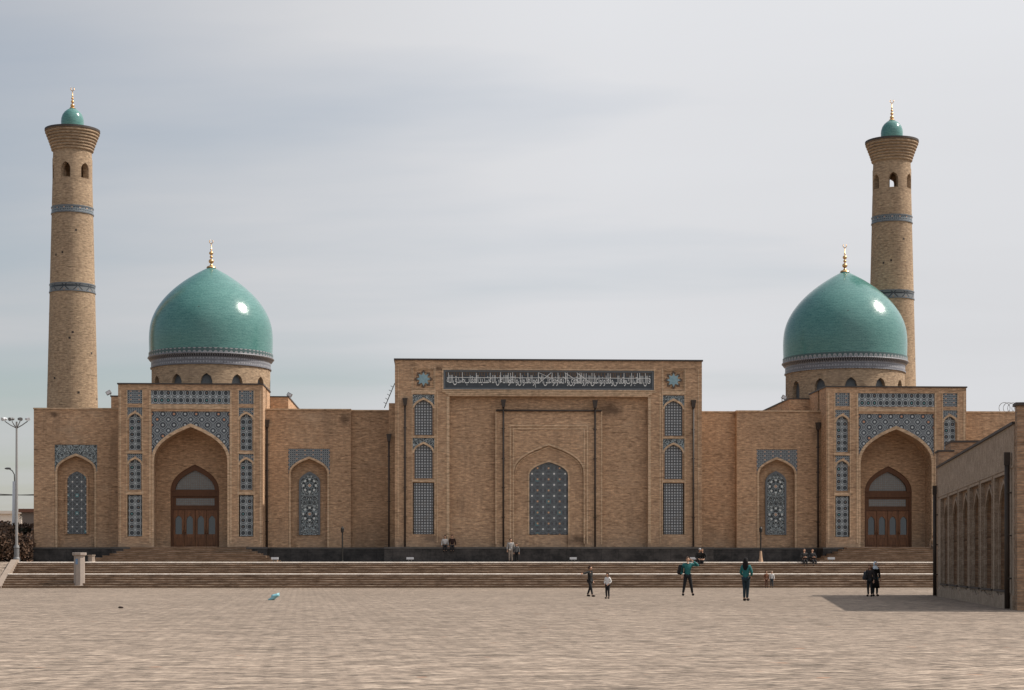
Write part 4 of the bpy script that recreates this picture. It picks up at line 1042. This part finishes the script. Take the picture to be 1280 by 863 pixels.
for i in range(15000):
    px = r.uniform(-60, 41); D = r.uniform(131, 137); top = 1.9+.35*sin(px*.35)+.3*sin(px*.9+2)
    p = Vector((px_world(px, D), D, ZP+r.random()**.8*top)); s = r.uniform(.06, .15); u = Vector((r.gauss(0, 1), r.gauss(0, 1), r.gauss(0, 1))).normalized(); v = u.orthogonal().normalized()
    hb.face([p-u*s, p-v*s*.6, p+u*s, p+v*s*.6])
tag(hb.build('hedge', 'leaf_rust', None, weld=False), 'low dark ragged hedge behind the platform edge left of the mosque', 'hedge')
def house(name, label, cat, p0, p1, ytop, D, dep, wallm, roofm, wins):
    x0, x1 = px_world(p0, D), px_world(p1, D); zt = EYE+(HOR-ytop)/F*D
    t = thing(name, label, cat, ((x0+x1)/2, D, 0)); w2 = (x1-x0)/2
    hs = []
    for a, b, c, d in wins: hs.append(rect(-w2+a, -w2+b, c, d))
    b_ = MB(); b_.prism([rect(-w2, w2, 0, zt)]+hs, 0, .3); b_.box(-w2, w2, .3, dep, 0, zt-.01); P('wall', b_, wallm, t)
    P('roof', MB().box(-w2-.3, w2+.3, -.3, dep, zt, zt+.35), roofm, t)
    for a, b, c, d in wins: P('window', MB().box(-w2+a, -w2+b, .2, .25, c, d), 'glass', t)
house('cream_building', 'long cream building with a flat roof far behind the trees', 'building', -160, 27, 642.5, 215, 12, 'cream', 'cream', [(1.5+i*1.9, 2.4+i*1.9, 4.6, 5.8) for i in range(8)])
house('dull_house', 'dull brown house beside the corner of the left wing', 'house', 27.5, 62, 640.5, 190, 9, 'greyhouse', 'redroof', [(.6, 1.3, 3.4, 4.6)])

# ------------------------------------------------------------------ litter
bg_ = MB(); D = F*EYE/(750.5-HOR)
def crump(v):
    return v*(1+.22*sin(v.x*23+v.z*31)+.16*cos(v.y*41+v.x*17))
bg_.ball((0, 0, .18), .19, (1.35, .6, .48), 22, 14, crump)
for v in bg_.bm.verts: v.co = Matrix.Rotation(-.55, 3, 'Y') @ v.co
for v in bg_.bm.verts: v.co.z = max(v.co.z, .004)
b_ = bg_.build('plastic_bag', 'bag'); b_.location = (px_world(346, D), D, .0); tag(b_, 'crumpled pale blue plastic bag lying on the paving', 'bag')
pb = MB().ball((0, 0, .03), .07, (1.3, .7, .45), 9, 6, crump).build('small_stone', 'pebble'); D = F*EYE/(761.5-HOR); pb.location = (px_world(150.3, D), D, .02); tag(pb, 'small dark stone on the paving at left', 'stone')

# ------------------------------------------------------------------ people
def skin_mesh(verts, edges, radii, root=0, sub=1):
    bm = bmesh.new(); lay = bm.verts.layers.skin.verify(); vs = [bm.verts.new(v) for v in verts]
    for i, v in enumerate(vs):
        r_ = radii[i]; v[lay].radius = (r_, r_) if not isinstance(r_, tuple) else r_
        v[lay].use_root = (i == root)
    for a, b in edges: bm.edges.new((vs[a], vs[b]))
    me = bpy.data.meshes.new('tmp'); bm.to_mesh(me); bm.free()
    o = bpy.data.objects.new('tmp', me); SC.collection.objects.link(o)
    o.modifiers.new('s', 'SKIN').use_smooth_shade = True
    if sub: o.modifiers.new('u', 'SUBSURF').levels = sub
    bpy.context.view_layer.update(); dg = bpy.context.evaluated_depsgraph_get()
    m = bpy.data.meshes.new_from_object(o.evaluated_get(dg)); bpy.data.objects.remove(o); bpy.data.meshes.remove(me)
    return m
SKIN = mat('skin', lambda nt, b: mixc(nt, noise(nt, uv(nt)[2], 20, 2), (.40, .22, .14), (.52, .31, .21)), .55)
EYEM = mat('eye_dark', lambda nt, b: (.02, .015, .012), .3); LIP = mat('lip', lambda nt, b: (.30, .10, .08), .5)
def person(label, loc, H, rz=0, seated=False, sit_drop=.45, top=(.02, .02, .02), bot=(.02, .02, .022), hair=(.02, .014, .01), long_hair=False, scarf=None, coat=False,
           knees=None, ankles=None, elbows=None, wrists=None, lean=0.0, group='people on the square', shoe=(.015, .013, .012), cat='person', female=False, child=False, cap=None):
    k = H/1.75; t = thing('person', label, cat, loc, rz, group)
    hz = .93
    off = Vector((0, 0, -hz+ .11 if seated else 0))       # seated: origin on the seat under the pelvis
    S = lambda p: (Vector(p)+off)*k
    def L(z): return -lean*max(0, z-.95)  # forward lean in y
    hip = {s: (s*.085, 0, .91) for s in (-1, 1)}
    kn = knees or ({s: (s*.10, -.44, .93) for s in (-1, 1)} if seated else {s: (s*.095, -.02, .50) for s in (-1, 1)})
    an = ankles or ({s: (s*.10, -.50, .93-sit_drop) for s in (-1, 1)} if seated else {s: (s*.10, .02, .085) for s in (-1, 1)})
    shw = .165 if (female or child) else .19
    shd = {s: (s*shw, L(1.43), 1.43) for s in (-1, 1)}
    el = elbows or {s: (s*(shw+.07), L(1.15)+.03, 1.14) for s in (-1, 1)}
    wr = wrists or {s: (s*(shw+.08), L(.9)-.06, .89) for s in (-1, 1)}
    V = []; E = []; R_ = []
    def add(p, r, par=None):
        V.append(tuple(S(p))); R_.append(r*k if not isinstance(r, tuple) else (r[0]*k, r[1]*k)); i = len(V)-1
        if par is not None: E.append((par, i))
        return i
    pel = add((0, 0, .95), (.13, .095)); w_ = add((0, L(1.12), 1.12), (.115, .085), pel); c_ = add((0, L(1.32), 1.32), (.14, .10), w_)
    nk0 = add((0, L(1.46), 1.455), .062, c_); nk = add((0, L(1.55)-.01, 1.545), .052, nk0)
    for s in (-1, 1):
        h_ = add(hip[s], .085, pel); m_ = add(tuple((Vector(hip[s])+Vector(kn[s]))/2), .075, h_); kk_ = add(kn[s], .055, m_); m2_ = add(tuple(Vector(kn[s])*.6+Vector(an[s])*.4), .052, kk_); aa = add(an[s], .036, m2_)
        add(tuple(Vector(an[s])+Vector((s*.02, -.13, -.045))), .035, aa)
        sh_ = add(shd[s], .055, c_); e_ = add(el[s], .042, sh_); ww = add(wr[s], .027, e_)
        d = (Vector(wr[s])-Vector(el[s])).normalized(); sd_ = d.cross(Vector((0, 1, 0))); sd_ = sd_.normalized() if sd_.length > .1 else Vector((1, 0, 0)); pn = Vector(wr[s])+d*.075
        pa = add(tuple(pn), .030, ww)
        for j, (o1, ln) in enumerate(((-.030, .060), (-.010, .072), (.010, .068), (.030, .052))):
            f0 = add(tuple(pn+d*.018+sd_*o1), .0095, pa); f1 = add(tuple(pn+d*(.02+ln*.55)+sd_*o1*1.1+Vector((0, -.006, 0))), .0085, f0); add(tuple(pn+d*(.015+ln)+sd_*o1*1.1+Vector((0, -.022, 0))), .007, f1)
        th = add(tuple(Vector(wr[s])+d*.045-sd_*.045*s+Vector((0, -.012, 0))), .010, pa); add(tuple(Vector(wr[s])+d*.085-sd_*.062*s+Vector((0, -.025, 0))), .008, th)
    m = skin_mesh(V, E, R_, 0, 1)
    bm = bmesh.new(); bm.from_mesh(m); 
    for f in bm.faces: f.smooth = True
    # head with nose, ears, eyes and mouth, in the same mesh
    hc = Vector((0, L(1.65)-.015, 1.645)); hs = 1.15 if child else 1.0
    def hf(v):
        z = v.z
        if z < 0: v.x *= 1-.30*(-z/.125)**1.5; 
        if v.y < 0 and z < -.02: v.y *= 1-.06
        return v
    hm = MB(); hm.ball((0, 0, 0), .118, (.70*hs, .84*hs, 1.0*hs), 16, 12, hf)
    hm.ball((0, -.098*hs, -.012), .018, (.75, 1.2, 1.3), 8, 6)
    for s in (-1, 1): hm.ball((s*.082*hs, .005, -.005), .026, (.4, .7, 1.1), 8, 6)
    hm.mats = [SKIN]; hm.use(EYEM)
    for s in (-1, 1): hm.ball((s*.031, -.089*hs, .014), .012, (1.2, .6, .7), 8, 5)
    hm.use(LIP).ball((0, -.088*hs, -.055), .024, (1.0, .5, .3), 8, 5)
    tb = bpy.data.meshes.new('h'); 
    for v in hm.bm.verts: v.co = S(tuple(v.co+hc)) 
    hm.bm.to_mesh(tb); hm.bm.free(); n0 = len(bm.faces); bm.from_mesh(tb)
    bmesh.ops.recalc_face_normals(bm, faces=bm.faces)
    me = bpy.data.meshes.new('body'); bm.to_mesh(me); bm.free(); me.materials.clear()
    for q in (SKIN, EYEM, LIP): me.materials.append(q)
    ob = bpy.data.objects.new('body', me); SC.collection.objects.link(ob); ob.parent = t
    def garment(name, pts, edges, rad, c, sub=1):
        m = skin_mesh([tuple(S(p)) for p in pts], edges, [tuple(x*k for x in (r if isinstance(r, tuple) else (r, r))) for r in rad], 0, sub)
        m.materials.clear(); m.materials.append(cmat(c)); o = bpy.data.objects.new(name, m); SC.collection.objects.link(o); o.parent = t; return o
    hem = .80 if not seated else .93
    pts = [(0, 0, .99), (0, L(1.13), 1.13), (0, L(1.32), 1.33), (0, L(1.45), 1.45)]; ed = [(0, 1), (1, 2), (2, 3)]; rd = [(.155, .12), (.145, .115), (.17, .125), (.085, .08)]
    if not seated: pts.append((0, 0, hem)); ed.append((0, len(pts)-1)); rd.append((.165, .125))
    for s in (-1, 1):
        i = len(pts); w2 = Vector(el[s])*.12+Vector(wr[s])*.88
        pts += [shd[s], el[s], tuple(w2)]; ed += [(2, i), (i, i+1), (i+1, i+2)]; rd += [.082, .062, .046]
    garment('jacket', pts, ed, rd, top)
    if coat:
        sk = MB(); sk.lathe([(.155*k, .98*k), (.20*k, .75*k), (.235*k, .42*k), (.20*k, .42*k), (.12*k, .9*k)], n=20, smooth=True)
        for v in sk.bm.verts: v.co = Vector((v.co.x, v.co.y*.8, v.co.z))+off*k
        P('coat_skirt', sk, cmat(top), t)
    pts = [(0, 0, .95)]; ed = []; rd = [(.14, .11)]
    for s in (-1, 1):
        i = len(pts); a_ = Vector(an[s])*.95+Vector(kn[s])*.05
        pts += [hip[s], tuple((Vector(hip[s])+Vector(kn[s]))/2), kn[s], tuple((Vector(kn[s])+a_)/2), tuple(a_)]
        ed += [(0, i), (i, i+1), (i+1, i+2), (i+2, i+3), (i+3, i+4)]; rd += [.105, .095, .075, .066, .055]
    garment('trousers', pts, ed, rd, bot)
    for s in (-1, 1):
        sm = MB().ball((0, -.075, -.02), .14, (.36, 1.0, .40), 12, 8)
        for v in sm.bm.verts: v.co = S(tuple(v.co+Vector(an[s])+Vector((s*.01, 0, -.01)))); v.co.z = max(v.co.z, S((0, 0, an[s][2]-.085)).z)
        P('shoe', sm, cmat(shoe), t)
    hr = MB()
    if scarf:
        hr.ball((0, .012, .012), .135, (.80*hs, .92*hs, 1.0*hs), 16, 12, lambda v: Vector((v.x, max(v.y, -.085 if v.z < .07 else -.12), v.z)))
        hr.lathe([(.10, -.08), (.13, -.17), (.17, -.24)], n=16, smooth=True); col = scarf
    else:
        def hf2(v):
            if v.y < -.05 and v.z < .055: v.y = -.05
            return v
        hr.ball((0, .014, .022), .128, (.74*hs, .86*hs, .98*hs), 16, 12, hf2); col = hair
        if long_hair:
            hr.ball((0, .075, -.16), .23, (.56, .34, 1.15), 14, 10)
    for v in hr.bm.verts:
        if v.co.z < -.06 and not (long_hair or scarf): v.co.z = -.06
        v.co = S(tuple(v.co+hc))
    P('headscarf' if scarf else 'hair', hr, cmat(col), t)
    if cap:
        cp = MB().ball((0, .0, .06), .125, (.76*hs, .9*hs, .7), 14, 8); 
        for v in cp.bm.verts: v.co.z = max(v.co.z, .05)
        cp.box(-.06, .06, -.18, -.08, .05, .062)
        for v in cp.bm.verts: v.co = S(tuple(v.co+hc))
        P('cap', cp, cmat(cap), t)
    return t
def gpos(px, py): D = F*EYE/(py-HOR); return (px_world(px, D), D, 0)
TEALC = (.028, .135, .135)
person('boy in a black tracksuit walking with one arm held out sideways', gpos(737.5, 746.2), 1.40, rz=.9, child=True, hair=(.05, .03, .02),
       ankles={-1: (-.10, -.24, .085), 1: (.10, .26, .10)}, knees={-1: (-.10, -.16, .50), 1: (.10, .08, .49)}, elbows={-1: (-.36, .10, 1.36), 1: (.22, .10, 1.15)}, wrists={-1: (-.60, .12, 1.34), 1: (.25, -.02, .92)})
person('small child in a white top and black leggings on the open paving', gpos(759.5, 748.6), 1.10, rz=-.6, child=True, top=(.68, .66, .64), hair=(.02, .016, .014), long_hair=False,
       elbows={-1: (-.26, .05, 1.18), 1: (.27, .05, 1.18)}, wrists={-1: (-.16, -.12, 1.02), 1: (.17, -.12, 1.02)})
tm = person('man in a teal shirt raising one hand to his face, legs apart', gpos(859.5, 744.8), 1.83, rz=.15, top=TEALC, hair=(.10, .065, .045),
            ankles={-1: (-.22, .0, .085), 1: (.23, .0, .085)}, knees={-1: (-.15, -.02, .50), 1: (.16, -.02, .50)},
            elbows={-1: (-.27, .06, 1.16), 1: (.50, -.10, 1.38)}, wrists={-1: (-.28, -.04, .92), 1: (.17, -.18, 1.60)})
person('woman in a teal jacket and jeans with long black hair, seen from behind', gpos(932.5, 751.3), 1.73, rz=pi-.5, female=True, top=TEALC, bot=(.022, .038, .048), hair=(.012, .01, .01), long_hair=True,
       ankles={-1: (-.05, .0, .085), 1: (.06, .05, .085)}, knees={-1: (-.06, -.03, .50), 1: (.07, .0, .50)}, elbows={-1: (-.25, -.02, 1.16), 1: (.25, -.02, 1.16)}, wrists={-1: (-.15, -.20, 1.02), 1: (.15, -.20, 1.02)})
person('elder in a long black coat and white headscarf at the shadow edge', gpos(1094, 745.6), 1.60, rz=.2, female=True, top=(.014, .013, .013), bot=(.03, .045, .05), scarf=(.55, .60, .64), coat=True)
p2 = person('brown haired companion in dark clothes beside the elder in the scarf', gpos(1087.3, 745.9), 1.46, rz=-.5, female=True, top=(.035, .03, .03), bot=(.02, .02, .022), hair=(.10, .045, .025), long_hair=True)
y_ = ys[10]+.15
def on_stairs(px, dy): return world(lx(px, dy), dy, 0)
def seatpos(px, dy, z): v = on_stairs(px, dy); v.z = z; return v
person('man in a grey cap sitting at left of the dark pair on the steps', seatpos(872.2, y_, ZP+.006), 1.66, rz=TH+.3, seated=True, cap=(.42, .42, .42), lean=.45, top=(.025, .024, .024), wrists={-1: (-.12, -.42, 1.02), 1: (.14, -.40, 1.02)}, elbows={-1: (-.27, -.20, 1.12), 1: (.27, -.20, 1.12)})
person('bareheaded person in black sitting at right of the dark pair on the steps', seatpos(878.8, y_, ZP+.006), 1.62, rz=TH-.4, seated=True, lean=.35, top=(.015, .014, .014), hair=(.09, .05, .03), wrists={-1: (-.12, -.42, 1.02), 1: (.20, -.45, 1.02)}, elbows={-1: (-.27, -.20, 1.12), 1: (.30, -.22, 1.12)})
person('tiny child in reddish brown clothes at the foot of the stairs', world(lx(957.8, -17.8), -17.8, 0), 1.08, rz=.3, child=True, top=(.16, .07, .04), bot=(.12, .06, .04), hair=(.08, .04, .025))
person('tiny child in a white top at the foot of the stairs', world(lx(964.8, -17.75), -17.75, 0), 1.06, rz=-.3, child=True, top=(.6, .58, .56), bot=(.04, .05, .06), hair=(.35, .28, .22))
sw = {-1: (-.06, -.30, 1.16), 1: (.08, -.32, 1.16)}; se = {-1: (-.27, -.08, 1.14), 1: (.27, -.08, 1.14)}
person('person in black sitting on the top step, left of two near the right portal', seatpos(1005.2, y_, ZP+.006), 1.62, rz=TH, seated=True, sit_drop=.50, wrists=sw, elbows=se, hair=(.13, .09, .07), top=(.04, .038, .036))
person('person in black sitting on the top step, right of two near the right portal', seatpos(1015.2, y_, ZP+.006), 1.62, rz=TH+.2, seated=True, sit_drop=.62, wrists=sw, elbows=se, hair=(.03, .02, .015), top=(.022, .022, .024))
yp = -3.86
person('man in a white shirt sitting on the dark plinth edge', seatpos(556.2, yp, ZB+.006), 1.50, rz=TH, seated=True, top=(.48, .46, .44), hair=(.015, .012, .01))
person('person in a dark shirt sitting on the dark plinth edge', seatpos(565.3, yp, ZB+.006), 1.58, rz=TH, seated=True, top=(.03, .016, .013), hair=(.04, .025, .018))
person('adult in a pale shirt and pale trousers standing before the plinth', world(lx(638.3, -5.0), -5.0, ZP+.002), 1.66, rz=.2, top=(.32, .31, .30), bot=(.30, .25, .21), hair=(.012, .01, .01))
person('child in a grey striped shirt standing beside the adult at the plinth', world(lx(645.8, -5.1), -5.1, ZP+.002), 1.32, rz=-.2, child=True, top=(.12, .12, .12), bot=(.015, .015, .016), hair=(.012, .01, .01))
person('person sitting at the right edge of the right entrance steps', seatpos(1166.5, -3.4, ZB-.0), 1.55, rz=TH, seated=True, top=(.22, .15, .10), bot=(.25, .20, .16), hair=(.10, .06, .04))
def backpack(loc, rz, label, c, k=1.0):
    t = thing('backpack', label, 'backpack', loc, rz, 'backpacks'); b = MB().ball((0, 0, .24*k), .24*k, (.66, .42, 1.0), 14, 10, lambda v: Vector((v.x, v.y, max(-.22*k, min(.2*k, v.z)))))
    P('bag', b, cmat(c), t); P('pocket', MB().ball((0, .09*k, .13*k), .13*k, (.9, .5, .8), 12, 8), cmat([x*1.5 for x in c]), t)
    for s in (-1, 1): P('strap', MB().tube([(s*.08*k, -.08*k, .40*k), (s*.11*k, -.16*k, .36*k), (s*.09*k, -.10*k, .06*k)], .018*k, 6), cmat(c), t)
g1 = gpos(859.5, 744.8); backpack((g1[0]-.32, g1[1]+.10, .98), .9, 'dark backpack slung on the left side of the man in teal', (.02, .02, .022), 1.15)
g2 = gpos(1087.3, 745.9); backpack((g2[0]-.17, g2[1]+.12, .74), .9, 'dark grey backpack worn by the brown haired companion', (.05, .052, .058))
